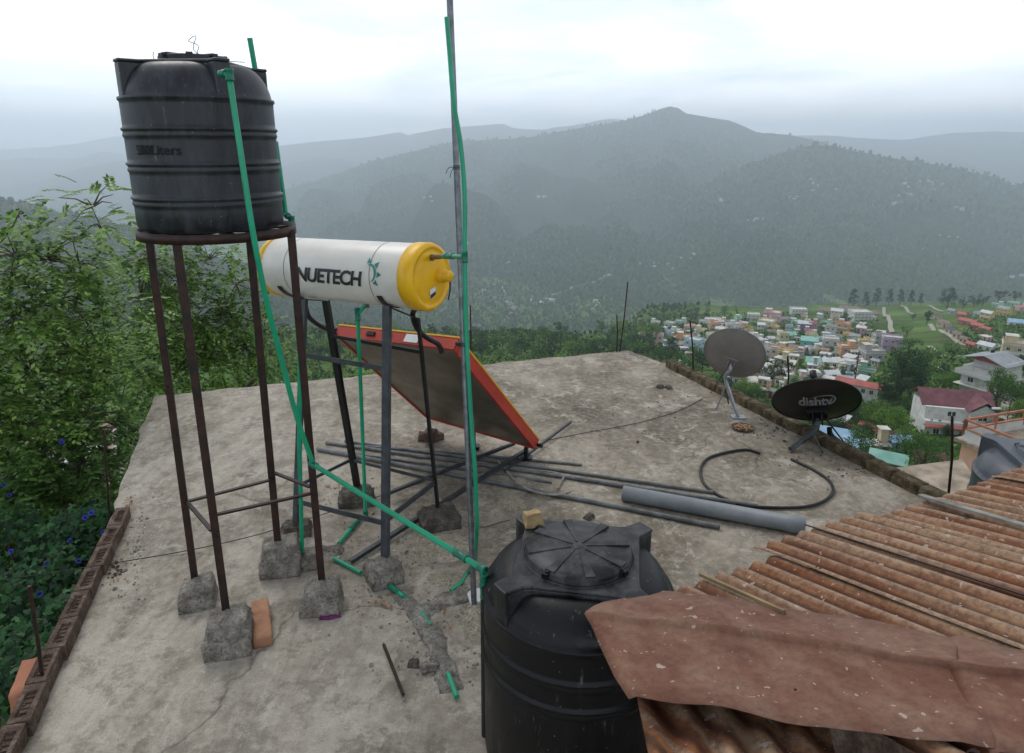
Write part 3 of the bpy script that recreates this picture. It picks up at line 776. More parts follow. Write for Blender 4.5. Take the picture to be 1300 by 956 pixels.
pall = [pA[0], pA[1]] + tp_[:-1] + pB
fl = [(pA[1], (0, 0, 1), .05), (pA[0].lerp(pA[1], .5), pA[1] - pA[0], .03), (pB[0], pB[1] - pB[0], .05), (pB[0].lerp(pB[1], .9), pB[1] - pB[0], .07), (pB[1], pB[1] - pB[0], .04)]
inl = [pB[1], V(614, 728, 2.435), V(615, 760, 2.44)]
pall += inl[1:]
fl += [(inl[1].lerp(inl[2], .25), (0, 0, 1), .06), (inl[1].lerp(inl[2], .75), (0, 0, 1), .05)]
down = inl[2]; pall += [down - Vector((0, 0, .05))]
pipe_thing('green_pipe', 'long green pipe running from the raised tank down to the foreground tank', pall, .0125, 'green', 'pipe', 'green plastic pipes', fits=fl)
mb = MB(); mb.tube([down, Vector((down.x - .004, down.y, .0))], .017, 12)
tag(mb.build('black_pipe', M['rubber'], origin=(down.x, down.y, 0)), 'black scratched pipe standing against the foreground tank under the green elbow', 'pipe')
# vertical pipe behind the stand, beside the B leg
pp = [V(350, 180, 3.72), V(357, 230, 3.7), V(363, 272, 3.66), V(370, 279, 3.62), V(374, 320, 3.6), V(381, 420, 3.58), V(380, 560, 3.54), G(384, 712, .03)]
pipe_thing('green_pipe', 'green pipe dropping from behind the raised tank to the roof beside the stand', pp, .0125, 'green', 'pipe', 'green plastic pipes', fits=[(pp[2], pp[3] - pp[2], .045), (pp[3], (0, 0, 1), .04)])
a = V(317, 48, 3.55); b = V(352, 250, 3.68)
mb = MB(); mb.tube([a, b.lerp(a, .15)], .0125, 12)
tag(mb.build('green_pipe', M['green'], origin=b), 'short green vent pipe sticking up behind the raised black tank', 'pipe', 'green plastic pipes')
# heater drain pipe
mb = None
d0 = HL + hd * HLn * .60 - Vector((0, 0, hr)); 
d1 = V(454, 399, d0.y); z0 = G(464, 652, .02)
pipe_thing('green_pipe', 'green pipe hanging from the underside of the cream drum to the roof', [d0, d1, V(459, 520, (d1.y + z0.y) / 2), z0, G(448, 668, .02), G(430, 690, .02)], .013, 'green', 'pipe', 'green plastic pipes', fits=[(d1, (0, 0, 1), .08), (z0, (0, 0, 1), .05), (G(450, 666, .02), G(430, 690, .02) - G(464, 652, .02), .12)])
mb = MB(); mb.tube([d0 + Vector((0, 0, .02)), d0 - Vector((0, 0, .03))], .014, 12); mb.build('nipple', M['brass'], heater)
# inlet at the right face to the pole
i0 = HR + fr * .005 + upv * .115; 
i1 = V(567, 325, 3.72); i2 = V(588, 326, 3.52)
mb = MB(); mb.tube([i0, i0.lerp(i1, .75)], .014, 12); mb.lathe([(.019, 0), (.019, .012), (.001, .013)], i0 + hd * .003, 12, hd); mb.build('nipple', M['brass'], heater)
pv = [V(567, 22, 3.66), V(571, 70, 3.64), V(576, 130, 3.60), V(585, 185, 3.56), V(590, 250, 3.54), V(590, 326, 3.52), V(592, 420, 3.50), V(598, 530, 3.46), V(603, 600, 3.42), V(606, 670, 3.40), G(603, 712, .03), G(585, 740, .02), G(572, 750, .02)]
pvt = pipe_thing('green_pipe', 'tall bowed green vent pipe tied against the leaning steel pole', smoothpts(pv[:10], 5)[:-1] + pv[9:], .0118, 'green', 'pipe', 'green plastic pipes', fits=[(pv[5], (0, 0, 1), .06), (i1.lerp(i2, .3), i2 - i1, .05), (i1.lerp(i2, .0), i2 - i1, .03), (G(598, 722, .02), G(585, 740, .02) - G(603, 712, .02), .1)])
mb = MB(); mb.tube([i0.lerp(i1, .7), i1, i2], .0125, 12); mb.build('branch', M['green'], pvt)
# pole
p0, p1 = G(602, 768, 0), V(571, 0, 3.75); top = p0.lerp(p1, 1.2)
pole = thing('steel_pole', p0, 'tall leaning galvanised pole with a green pipe wired to it', 'pole')
mb = MB(); mb.tube([p0, p0.lerp(top, .5), top], .0165, 16); mb.build('shaft', M['galv'], pole)
for f_ in (.46, .745):
    c = p0.lerp(p1, f_); mb = MB()
    for k in range(3): mb.lathe([(.018, 0), (.0205, .002), (.018, .004)], c + Vector((.003 if f_ < .5 else 0, -.004, k * .008)), 16, (p1 - p0).normalized())
    mb.tube(smoothpts([c + Vector((-.015, -.01, .01)), c + Vector((-.035, -.015, .012)), c + Vector((-.05, -.012, -.006)), c + Vector((-.055, -.012, -.02))]), .0018, 5)
    mb.tube(smoothpts([c + Vector((-.015, -.015, .01)), c + Vector((-.03, -.015, -.02)), c + Vector((-.034, -.01, -.04))]), .0018, 5)
    mb.build('wire_tie', M['steel_black'], pole)
# floor pipes
def gp(label, pts, fits=()):
    q = [G(u, v, .018) for u, v in pts]; ff = []
    for f_, L in fits: ff.append((q[0].lerp(q[-1], f_), q[-1] - q[0], L))
    return pipe_thing('green_pipe', label, q, .013, 'green', 'pipe', 'green plastic pipes', fits=ff)
gp('short green pipe on the roof left of the concrete heater block', [(424, 709), (458, 727)])
gp('green pipe with two couplings emerging below the concrete heater block', [(494, 743), (521, 764)], [(.25, .09), (.85, .06)])
gp('green pipe end showing through the crumbled mortar ridge', [(536, 778), (546, 795)])
gp('green pipe poking from the mortar beside the foreground tank', [(561, 832), (567, 850), (580, 885)])
# white saucer and bits
mb = MB(); c = G(605, 757, .012); mb.box(c, (.10, .12, .02), Matrix.Rotation(.3, 3, 'Z')); tag(mb.build('tile_scrap', M['white'], origin=(c.x, c.y, 0), bevel=.004), 'white tile scrap lying at the foot of the leaning pole', 'tile')

# ================================================================ LOOSE PIPES, HOSES, CABLES
grp = 'grey conduit pipes lying across the roof'
def lp(a, b, r, label, mat='pvc2', z=None):
    z = z or r + .003; A, B = G(*a, z), G(*b, z); mid = A.lerp(B, .5) + Vector((0, .012, 0))
    pipe_thing('conduit_pipe', label, smoothpts([A, mid, B], 8), r, mat, 'pipe', grp)
lp((438, 560), (905, 625), .013, 'thin grey pipe on the roof, rearmost of the long bundle')
lp((414, 562), (962, 642), .015, 'longest grey pipe on the roof, reaching the black hose')
lp((403, 570), (914, 669), .017, 'front grey pipe of the bundle passing behind the foreground tank')
lp((455, 566), (739, 590), .011, 'short thin grey pipe ending left of the black hose loop')
lp((425, 573), (700, 612), .012, 'dusty pipe between the long ones under the tilted panel')
A, B = G(791, 626, .058), G(1022, 668, .058)
bp = thing('drain_pipe', A.lerp(B, .5) - Vector((0, 0, .058)), 'thick grey plastic drain pipe lying on the roof near the rusty sheets', 'pipe')
mb = MB(); d = (B - A).normalized(); L = (B - A).length
mb.lathe([(.050, .02), (.055, 0), (.056, .0), (.056, L - .12), (.0605, L - .115), (.0615, L - .004), (.058, L), (.052, L), (.051, L - .1), (.001, L - .3)], A, 36, d); mb.build('barrel', M['pvc'], bp)
mb = MB(); mb.lathe([(.050, .0), (.049, .35), (.001, .36)], A, 24, d); mb.build('bore', M['rubber'], bp)
hs = [(918, 495), (880, 484), (840, 485), (780, 497), (730, 515), (705, 550), (712, 595), (745, 630), (800, 662), (860, 682), (940, 690), (1060, 690), (1130, 675), (1172, 648), (1180, 620), (1160, 588), (1110, 555), (1070, 535), (1030, 517)]
pipe_thing('black_hose', 'stiff black hose lying in an open loop on the roof', smoothpts([G(640 + x / 2.826, 400 + y / 2.826, .014) for x, y in hs], 6), .0115, 'rubber', 'hose')
cb = [(690, 560), (745, 549), (800, 539), (852, 525), (885, 510), (903, 498), (912, 480)]
pts = [G(u, v, .008) for u, v in cb[:-1]] + [V(913, 482, 6.5), V(925, 465, 6.4)]
pipe_thing('cable', 'thin black cable trailing from the panel to the grey dish', smoothpts(pts), .0035, 'rubber', 'cable', n=6)
pipe_thing('flexible_hose', 'dusty grey flexible hose curling over the conduit pipes', smoothpts([G(u, v, .03) for u, v in ((632, 585), (640, 594), (652, 608), (668, 620), (690, 627), (712, 628), (724, 624))]), .009, 'hosegrey', 'hose')
pipe_thing('old_hose', 'crusty whitish hose with a tee joint beside the conduit pipes', smoothpts([G(u, v, .02) for u, v in ((643, 592), (665, 596), (690, 598), (708, 601), (716, 604), (712, 612), (708, 620))]), .008, 'hosegrey', 'hose')
w0 = V(-40, 742, 4.4); w1 = G(110, 721, .1)
pipe_thing('cable', 'thin dark wire crossing from the left trees over the roof to the heater', smoothpts([w0, V(30, 732, 4.2), G(130, 717, .12), G(243, 698, .09), G(330, 678, .06), G(400, 656, .03), G(450, 640, .02), G(560, 605, .01)]), .003, 'rubber', 'cable', n=6)
pipe_thing('cable', 'short black wire curving on the roof left of the foreground tank stone', smoothpts([G(u, v, .006) for u, v in ((600, 668), (615, 669), (632, 664), (648, 660))]), .0025, 'rubber', 'cable', n=6)
mb = MB(); a, b = G(487, 818, .015), G(512, 882, .015); mb.beam(a, b, .016, .005); mb.beam(a, b, .005, .02)
tag(mb.build('angle_iron', M['steel_brown'], origin=a), 'rusty angle iron offcut lying on the roof in the foreground', 'metal bar')
# bricks and small litter
c = G(332, 790, .03); _a = G(331, 762, .05); _b = G(335, 812, .05); mb = MB(); rough_box(mb, (c.x, c.y, .03), (.095, (_a - _b).length, .055), -math.atan2(_a.x - _b.x, _a.y - _b.y), .004, 6, 50, 15, .98, .04)
tag(mb.build('brick', M['newbrick'], origin=(c.x, c.y, 0)), 'orange clay brick lying flat beside the nearest tank stand leg', 'brick')
c = G(420, 783, .006); mb = MB(); rough_box(mb, (c.x, c.y, .008), (.12, .03, .016), .25, .012, 5, 55, 30)
tag(mb.build('cloth_scrap', M['purple'], origin=(c.x, c.y, 0)), 'purple twisted cloth scrap in front of the concrete block', 'scrap')
c = G(546, 848, .012); mb = MB(); rough_box(mb, (c.x, c.y, .02), (.09, .045, .035), .4, .008, 3, 56, 20)
tag(mb.build('mortar_chunk', M['block'], origin=(c.x, c.y, 0)), 'loose flat mortar chunk beside the pipe at the bottom', 'rubble')
for k, (u, v, s_, lb) in enumerate(((525, 842, .05, 'dark small stone left of the loose mortar chunk'), (838, 491, .07, 'left dark rag-like stone far back on the bare roof'), (849, 492, .06, 'right dark stone of the pair far back on the roof'), (689, 490, .03, 'tiny pale pebble alone on the roof right of the red panel'), (748, 556 + 100, .06, 'grey slate chip lying behind the foreground tank'))):
    c = G(u, v, .01); mb = MB(); rough_box(mb, (c.x, c.y, s_ * .22), (s_ * 1.2, s_, s_ * .5), k, s_ * .16, 3, 60 + k, 25, .7)
    tag(mb.build('stone', M['block2' if k != 3 else 'white'], origin=(c.x, c.y, 0)), lb, 'stone')
c = G(943, 543, .01); mb = MB(); mb.lathe([(.001, .004), (.085, .006), (.1, .02), (.105, .02), (.09, .0), (.001, .0)], (c.x, c.y, 0), 24)
pl = thing('peel_tray', (c.x, c.y, 0), 'small round tray of orange scraps near the grey dish', 'tray'); mb.build('tray', M['brick'], pl)
mb = MB()
for i in range(40):
    a, r_ = rnd.random() * 6.28, rnd.random() ** .5 * .085
    rough_box(mb, (c.x + r_ * math.cos(a), c.y + r_ * math.sin(a), .018), (.022, .016, .012), a, .006, 1, i, 40)
o = mb.build('scraps', M['peel'], pl); o['kind'] = 'stuff'

# gravel / leaf litter
def scatter(name, label, mat, spots, n, smin, smax, leaf=False, kind='stuff', cat='gravel'):
    mb = MB()
    for i in range(n):
        u, v, su, sv = rnd.choice(spots)
        p = G(u + rnd.gauss(0, su), min(v + rnd.gauss(0, sv), 930), 0)
        s_ = rnd.uniform(smin, smax) * (1 if rnd.random() < .9 else 1.8)
        R = Matrix.Rotation(rnd.random() * 6, 3, 'Z') @ Matrix.Rotation(rnd.uniform(-.4, .4), 3, 'X')
        if leaf:
            mb.add([Vector((p.x, p.y, .008)) + R @ Vector(q) * s_ for q in ((-1, 0, 0), (0, -.4, .15), (1, 0, .05), (0, .4, .2))], [(0, 1, 2, 3)])
        else:
            vs = [Vector((p.x, p.y, s_ * .35)) + R @ (Vector(q) * s_ * rnd.uniform(.6, 1.1)) for q in ((1, 0, 0), (0, 1, 0), (-1, 0, 0), (0, -1, 0), (0, 0, .6), (0, 0, -.6))]
            mb.add(vs, [(0, 1, 4), (1, 2, 4), (2, 3, 4), (3, 0, 4), (1, 0, 5), (2, 1, 5), (3, 2, 5), (0, 3, 5)])
    tag(mb.build(name, M[mat]), label, cat, kind=kind)
pl_ = [(520, 760, 60, 25), (500, 700, 60, 20), (560, 830, 40, 20), (690, 600, 60, 20), (440, 640, 40, 20), (170, 690, 12, 40), (540, 690, 50, 20)]
scatter('gravel', 'crumbled mortar and gravel bits strewn around the green pipes', 'block', pl_, 650, .003, .011)
scatter('pale_grit', 'pale mortar flakes scattered on the roof', 'white', pl_ + [(640, 650, 250, 90)], 150, .002, .007)
scatter('leaf_litter', 'dry brown leaves scattered on the roof', 'litter', [(165, 640, 6, 12), (150, 720, 10, 25), (440, 620, 20, 6), (510, 690, 40, 20), (960, 545, 20, 8), (1095, 595, 18, 7), (590, 760, 30, 30), (500, 765, 30, 10)], 320, .006, .017, True, cat='leaves')
scatter('dark_crumbs', 'dark crumbs of dirt scattered near the two dishes', 'moss', [(975, 545, 14, 9), (1040, 590, 30, 10), (850, 520, 60, 20), (1095, 597, 20, 6), (145, 725, 6, 8)], 140, .005, .016, cat='dirt')

# rods
rg = 'thin rebar rods sticking up around the roof edge'
for a, b, Y0, lb, r_ in (((783, 448), (783, 400), None, 'shorter upright rebar rod at the far roof corner', .008),
                         ((786, 448), (797, 358), None, 'longer leaning rebar rod at the far roof corner', .008),
                         ((881, 480), (876, 407), 7.4, 'thin dark rod standing left of the grey dish', .009),
                         ((1000, 500), (1000, 452), 6.6, 'thin dark rod rising behind the black dish', .009),
                         ((1205, 634), (1209, 528), 4.65, 'tall dark rod at the kerb end by the rusty sheets', .0095),
                         ((597, 470), (597, 388), 8.2, 'thin rod at the far roof edge right behind the leaning pole', .008),
                         ((138, 680), (131, 545), 4.6, 'thin rusty rod rising from the end of the red brick kerb', .008),
                         ((54, 885), (37, 744), 2.72, 'rusty rod at the near left corner beside the brick kerb', .009)):
    if Y0 is None: p = G(a[0], a[1] - 3); Y0 = p.y
    q = V(*a, Y0); t_ = V(*b, Y0)
    mb = MB(); mb.tube([q - Vector((0, 0, .1)), q.lerp(t_, .5) + Vector((.01, 0, 0)), t_], r_, 7)
    tag(mb.build('rebar_rod', M['steel_brown'], origin=q), lb, 'rod', rg)
# small rusty bracket beyond the kerb: black post with struts
c = V(1054, 556, 5.6); br = thing('antenna_mount', c, 'empty black antenna mount with thin struts beyond the kerb', 'bracket')
mb = MB(); mb.tube([V(1054, 562, 5.6), V(1053, 543, 5.6)], .022, 10); mb.build('post', M['steel_black'], br)
for a, b in (((1043, 524), (1078, 570)), ((1053, 545), (1068, 567)), ((1054, 550), (1085, 572))):
    mb = MB(); mb.tube([V(*a, 5.55), V(*b, 5.65)], .007, 7); mb.build('strut', M['steel_black'], br)

# ================================================================ DISHES
def dish(label, u, v, Y, maj, tilt_deg, off_deg, mat, depth, aspect=1.0):
    c = V(u, v, Y); d = (c - CAM).normalized(); right = Vector((1, 0, 0)); right = (right - d * right.dot(d)).normalized(); up = right.cross(d)
    tt = math.radians(tilt_deg); sd = right * math.sin(tt) + up * math.cos(tt); md = right * math.cos(tt) - up * math.sin(tt)
    n = d * math.cos(math.radians(off_deg)) + sd * math.sin(math.radians(off_deg))
    ey_ = n.cross(md).normalized(); ex_ = md
    return c, n, ex_, ey_
def dish_build(label, base, c, n, ex_, ey_, R, mat, depth, asp=1.0):
    t = thing('satellite_dish', base, label, 'satellite dish', 'satellite dishes on our roof')
    mb = MB(); rings = 14; seg = 56
    def pt(r, a, o): return c + (ex_ * math.cos(a) + ey_ * math.sin(a) * asp) * R * r + n * (depth * r * r - depth * .5 + o)
    for o, fl_ in ((0, 1), (-.004, -1)):
        P = [[pt(r / rings, 2 * PI * k / seg, o) for k in range(seg + 1)] for r in range(rings + 1)]
        mb.grid(P)
    mb.grid([[pt(1, 2 * PI * k / seg, 0) for k in range(seg + 1)], [pt(1.02, 2 * PI * k / seg, -.006) for k in range(seg + 1)], [pt(1.02, 2 * PI * k / seg, -.014) for k in range(seg + 1)], [pt(1.0, 2 * PI * k / seg, -.012) for k in range(seg + 1)], [pt(.99, 2 * PI * k / seg, -.004) for k in range(seg + 1)]])
    return t, mb.build('reflector', mat, t), pt
c1, n1, x1, y1 = dish('', 932, 450, 6.25, 0, 18, 38, None, 0)
b1 = G(937, 530)
d1t, refl, pt1 = dish_build('plain grey satellite dish seen from behind on a pale zinc mast', b1, c1, n1, x1, y1, .285, M['dishgrey'], .05)
hub = c1 - n1 * .045 + (-y1 * .08 if y1.z > 0 else y1 * .08)
mb = MB(); R3 = Matrix((x1, y1, n1)).transposed(); mb.box(hub + n1 * .015, (.13, .10, .03), R3); mb.box(hub - n1 * .02 + x1 * .03, (.012, .07, .07), R3); mb.box(hub - n1 * .02 - x1 * .03, (.012, .07, .07), R3); mb.build('bracket', M['dishgrey'], d1t, bevel=.003)
pb = V(921, 483, 6.28)
mb = MB(); mb.tube(smoothpts([hub - n1 * .03, V(927, 470, 6.2), pb, Vector((b1.x, b1.y, .01))], 4), .017, 12); mb.build('mast', M['zinc'], d1t)
mb = MB(); mb.beam(V(922, 484, 6.25), b1 + Vector((.0, 0, .01)), .035, .012); mb.box((b1.x, b1.y, .006), (.13, .1, .012)); mb.build('foot_plate', M['zinc'], d1t)
for u, v in ((909, 520), (925, 512)):
    mb = MB(); mb.tube([V(920, 493, 6.25), G(u, v, .01)], .008, 8); mb.build('brace', M['zinc' if u == 909 else 'steel_grey'], d1t)
# lnb arm on the far side
for c_, n_, y_, t__, R_ in ((c1, n1, y1, d1t, .285),):
    dn = -y_ if y_.z > 0 else y_
    mb = MB(); e_ = c_ + dn * R_ * .95; tip = c_ + n_ * .42 + dn * R_ * .55; mb.beam(hub, e_, .02); mb.beam(e_, tip, .018); mb.lathe([(.001, 0), (.03, 0), (.03, .06), (.02, .1), (.001, .1)], tip, 14, -n_); mb.build('feed_arm', M['zinc'], t__)
c2, n2, x2, y2 = dish('', 1036, 512, 5.55, 0, -3, 60.5, None, 0)
b2 = G(1004, 573)
d2t, refl2, pt2 = dish_build('wide black satellite dish with white lettering, leaning back over the kerb', b2, c2, n2, x2, y2, .355, M['dishshade'], .065, 1.0)
dn2 = -y2 if y2.z > 0 else y2
hub2 = c2 - n2 * .05 + dn2 * .10
R3 = Matrix((x2, y2, n2)).transposed()
mb = MB(); mb.box(hub2, (.17, .13, .035), R3); mb.box(hub2 - n2 * .04 + x2 * .035, (.012, .12, .09), R3); mb.box(hub2 - n2 * .04 - x2 * .035, (.012, .12, .09), R3)
for sx_ in (-.07, .07):
    for sy_ in (-.05, .05): mb.lathe([(.01, 0), (.01, .012), (.001, .013)], hub2 + x2 * sx_ + y2 * sy_ - n2 * .018, 8, -n2)
mb.build('bracket', M['steel_black'], d2t, bevel=.003)
mb = MB(); mb.tube(smoothpts([hub2 - n2 * .06, V(1037, 536, 5.5), V(1034, 546, 5.46), V(1024, 556, 5.42), V(1014, 562, 5.42), G(1003, 570, .03)], 5), .021, 12); mb.build('mast', M['steel_grey'], d2t)
for a, b in (((1034, 546), (1004, 574)), ((1030, 548), (1045, 575)), ((1037, 540), (1014, 560))):
    mb = MB(); mb.tube([V(*a, 5.44), G(*b, .01)], .009, 8); mb.build('brace', M['steel_grey'], d2t)
mb = MB(); dn = dn2; e_ = c2 + dn * .35; tip = c2 + n2 * .45 + dn * .2; mb.beam(e_, tip, .018); mb.lathe([(.001, 0), (.03, 0), (.03, .06), (.001, .08)], tip, 14, -n2); mb.build('feed_arm', M['steel_black'], d2t)
# lettering on its back
def dpt(x, y, o=-.0075):
    r = math.hypot(x, y) / .355; a = math.atan2(y, x); return pt2(r, a, o)
sgn = 1 if y2.z > 0 else -1
vs, fs = text_geo('dishtv', .115, .003, .0, .98, 2); xs = [p.x for p in vs]; W = max(xs) - min(xs)
mb = MB(); mb.add([dpt((p.x * .27 / W - .005), sgn * (p.y * 1.5 + .085)) for p in vs], fs); 
sw = [(-.05, .13), (.0, .155), (.06, .165), (.12, .155), (.15, .12), (.145, .08), (.12, .045), (.095, .03)]
sws = smoothpts([Vector((a, b, 0)) for a, b in sw], 6)
extr_flat(mb, [(p.x, p.y) for p in sws], [.002 + .012 * min(1, i / 18) * min(1, (len(sws) - 1 - i) / 8 + .15) for i in range(len(sws))], lambda p: dpt(p.x, sgn * p.y, -.008))
m_dl = simple('pale grey dish lettering', '77777a', '8f8f92', 9, .6)
mb.build('lettering', m_dl, refl2)

# ================================================================ RUSTY SHEET ROOF
EO = Vector((.5857, 2.152, .97)); ee = Vector((.905, .425, 0)).normalized(); cc_ = Vector((.419, -.876, .236)).normalized()
ee = (ee - cc_ * ee.dot(cc_)).normalized(); nn = ee.cross(cc_).normalized(); nn = nn if nn.z > 0 else -nn
shed = thing('rusty_roof', (1.6, 1.7, 0), 'low shed roof of rusted corrugated iron sheets in the right foreground', 'roof')
pitch = .086
def sheet(s0, s1, l0, l1, lift, jag=.0, mat='rust', amp=.013, seed=0):
    n = int((s1 - s0) / pitch * 8); P = []
    for j in range(31):
        row = []
        for i in range(n + 1):
            s_ = s0 + (s1 - s0) * i / n
            st = l0 + jag * math.sin(s_ * 3 + seed) + (.012 * mn.noise(Vector((s_ * 25, seed, 0))))
            l_ = st + (l1 - st) * (j / 30) ** 1.3
            dn_ = 1 + .6 * mn.noise(Vector((s_ * 2, l_ * 2, seed)))
            h = amp * math.sin(2 * PI * s_ / pitch) + lift + .003 * mn.noise(Vector((s_ * 2, l_ * 2, seed))) - (.008 * max(0, 1 - (l_ - st) / .03) if l_ - st < .03 else 0) * dn_
            row.append(EO + ee * s_ + cc_ * l_ + nn * h)
        P.append(row)
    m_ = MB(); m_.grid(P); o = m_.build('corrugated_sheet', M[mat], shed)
    md = o.modifiers.new('t', 'SOLIDIFY'); md.thickness = .0015
    return o
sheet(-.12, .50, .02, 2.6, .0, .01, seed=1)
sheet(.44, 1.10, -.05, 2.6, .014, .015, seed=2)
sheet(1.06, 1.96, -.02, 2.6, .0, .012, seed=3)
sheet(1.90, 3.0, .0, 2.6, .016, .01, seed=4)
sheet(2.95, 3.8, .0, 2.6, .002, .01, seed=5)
# battens between the sheets
def onplane(u, v, h): return hit(u, v, EO + nn * h, nn)
for (a, b, h, w, mt, lb) in (((889, 729), (996, 777), .03, .012, 'wood', 0), ((1022, 666), (1330, 765), .022, .007, 'steel_black', 0), ((1168, 629), (1330, 676), .034, .03, 'woodgrey', 0)):
    mb = MB(); A, B = onplane(*a, h), onplane(*b, h); mb.beam(A, B, w, .012 if w > .008 else .004, up=nn); mb.build('batten', M[mt], shed)
mb = MB()
for i in range(24):
    s_ = rnd.uniform(0, 2.9); l_ = rnd.choice((.25, .9, 1.5)) + rnd.uniform(-.02, .02); s_ = round(s_ / pitch) * pitch + pitch * .25
    mb.lathe([(.012, 0), (.011, .004), (.004, .006), (.004, .009), (.001, .01)], EO + ee * s_ + cc_ * l_ + nn * .022, 10, nn)
o = mb.build('roofing_nails', M['steel_brown'], shed); o['kind'] = 'stuff'
# flat ridge cap sheets laid over
def capsheet(us, lift, left_cut=False, seed=0):
    P = []
    rows = [('U', .0), ('U2', .3), ('U3', .7), ('F', .92), ('F', 1.0), ('F', 1.08), ('L', .1), ('L', .35), ('L', .7), ('L', 1.0)]
    U = lambda u: (u, 747 + (u - 848) * .168 if u > 848 else 771 - (u - 742) * .226)
    Fv = lambda u: (u, 776 + (u - 742) * .1415)
    Lw = lambda u: (u + (55 if u < 800 else 55), 776 + (u - 742) * .1415 + 110)
    for r_, (t0, hgt) in enumerate(((0, .018), (.33, .022), (.7, .026), (.9, .034), (1, .044), (1.06, .03), (1.14, .02), (1.4, .022), (1.7, .022), (2.0, .018))):
        row = []
        for u in us:
            a, f_, l_ = U(u), Fv(u), Lw(u)
            if t0 <= 1: q = (a[0] + (f_[0] - a[0]) * t0, a[1] + (f_[1] - a[1]) * t0)
            else: q = (f_[0] + (l_[0] - f_[0]) * (t0 - 1), f_[1] + (l_[1] - f_[1]) * (t0 - 1))
            p = onplane(q[0] + mn.noise(Vector((u * .03, r_, seed))) * 3 * (1 if u == us[0] or r_ in (0,) else 0), q[1], hgt + lift)
            p += nn * (mn.noise(p * 5 + Vector((seed, 0, 0))) * .02 + mn.noise(p * 17) * .006 - (.012 if u == us[0] else 0))
            row.append(p)
        P.append(row)
    m_ = MB(); m_.grid(P); o = m_.build('ridge_cap', M['rustcap'], shed); md = o.modifiers.new('t', 'SOLIDIFY'); md.thickness = .002
capsheet([742 + (1215 - 742) * k / 40 for k in range(41)], .004, seed=1)
capsheet([1203 + (1500 - 1203) * k / 24 for k in range(25)], .012, seed=2)
mb = MB()
for u_, v_ in ((835, 795), (885, 858), (960, 806), (1070, 852), (1190, 868), (1250, 850), (1130, 800), (1010, 880)):
    p = onplane(u_, v_, .012); mb.lathe([(.011, -.006), (.0105, .004), (.004, .007), (.004, .011), (.001, .012)], p, 10, nn)
o = mb.build('roofing_nails', M['steel_brown'], shed); o['kind'] = 'stuff'
# an offcut of corrugated sheet showing below the cap corner
mb = MB(); P = []
for j in range(8):
    row = []
    for i in range(41):
        a = onplane(800 + 240 * i / 40, 842 + 24 * i / 40, -.05); b = onplane(830 + 240 * i / 40, 990 + 10 * i / 40, -.07)
        p = a.lerp(b, j / 7) + nn * .012 * math.sin(i / 40 * 2 * PI * 5); row.append(p)
    P.append(row)
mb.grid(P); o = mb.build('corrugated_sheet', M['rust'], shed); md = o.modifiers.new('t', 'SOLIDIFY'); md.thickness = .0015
# wall below the sheets
mb = MB()
a = EO + ee * .35 + cc_ * .25; b = EO + ee * 2.85 + cc_ * .25; c = EO + ee * 2.85 + cc_ * 2.4; d = EO + ee * .35 + cc_ * 2.4
def wq(p, q):
    t = .1; dd = (q - p); dd.z = 0; dd.normalize(); m_ = Vector((-dd.y, dd.x, 0)) * t
    mb.add([Vector((p.x, p.y, -.01)), Vector((q.x, q.y, -.01)), q - Vector((0, 0, .05)), p - Vector((0, 0, .05)), Vector((p.x, p.y, -.01)) + m_, Vector((q.x, q.y, -.01)) + m_, q + m_ - Vector((0, 0, .05)), p + m_ - Vector((0, 0, .05))], [(0, 1, 2, 3), (7, 6, 5, 4), (0, 4, 5, 1), (3, 2, 6, 7), (1, 5, 6, 2), (0, 3, 7, 4)])
wq(a, b); wq(b, c); wq(c, d); wq(d, a)
mb.build('shed_wall', M['brick'], shed)
# small clay gutter piece lower left
mb = MB(); c = V(62, 850, 2.95); rough_box(mb, (c.x - .05, c.y - .02, c.z - .05), (.2, .3, .1), .4, .01, 4, 77, 8)
tag(mb.build('clay_tile', M['orange'], origin=(c.x, c.y, c.z - .1)), 'orange clay ledge piece outside the brick kerb at the lower left', 'tile')

#@@FAR@@
# ================================================================ TERRAIN
from mathutils.bvhtree import BVHTree
PROF = [(-80, -6.0), (8, -7.2), (25, -12.5), (60, -29.5), (95, -45), (128, -52.5), (208, -71), (300, -91), (450, -119), (600, -147), (760, -169.5), (850, -200), (1000, -262), (1300, -350), (1650, -410), (4000, -416)]
PY = np.array([p[0] for p in PROF], float); PZ = np.array([p[1] for p in PROF], float)
def sstep(a, b, x):
    t = min(1, max(0, (x - a) / (b - a))); return t * t * (3 - 2 * t)
def tz(x, y):
    z = float(np.interp(y, PY, PZ)); k = x / max(y, 30)
    if y > 480: z -= min((y - 480) * .55, 130) * (1 - sstep(.05, .22, k)) * (1 - sstep(1200, 1700, y))
    if y > 60: z += 7 * sstep(.5, .68, k) * sstep(60, 150, y) * (1 - sstep(600, 900, y))
    if y < 60: z -= 3.0 * sstep(-2, -9, x) * 0 
    a = min(max(y, 0) * .012, 4) * (1 if y < 900 else .6)
    z += a * (mn.noise(Vector((x * .012, y * .012, 3))) + .5 * mn.noise(Vector((x * .04, y * .04, 5))))
    return z
ys = list(np.linspace(-70, 60, 18)) + list(60 * (1.0 + np.linspace(0, 1, 130)[1:] ** 1.0 * 0 + (np.exp(np.linspace(0, math.log(3600 / 60), 130)[1:]) - 1)))
P = []
for y in ys:
    row = []
    for j in range(161):
        k = -1.5 + 3.0 * j / 160; x = k * (y + 95); row.append(Vector((x, y, tz(x, y))))
    P.append(row)
def hillmesh(name, P, mat):
    mb = MB(); mb.grid(P); o = mb.build(name, mat); o['kind'] = 'structure'
    return BVHTree.FromPolygons([tuple(v) for v in mb.v], mb.f)
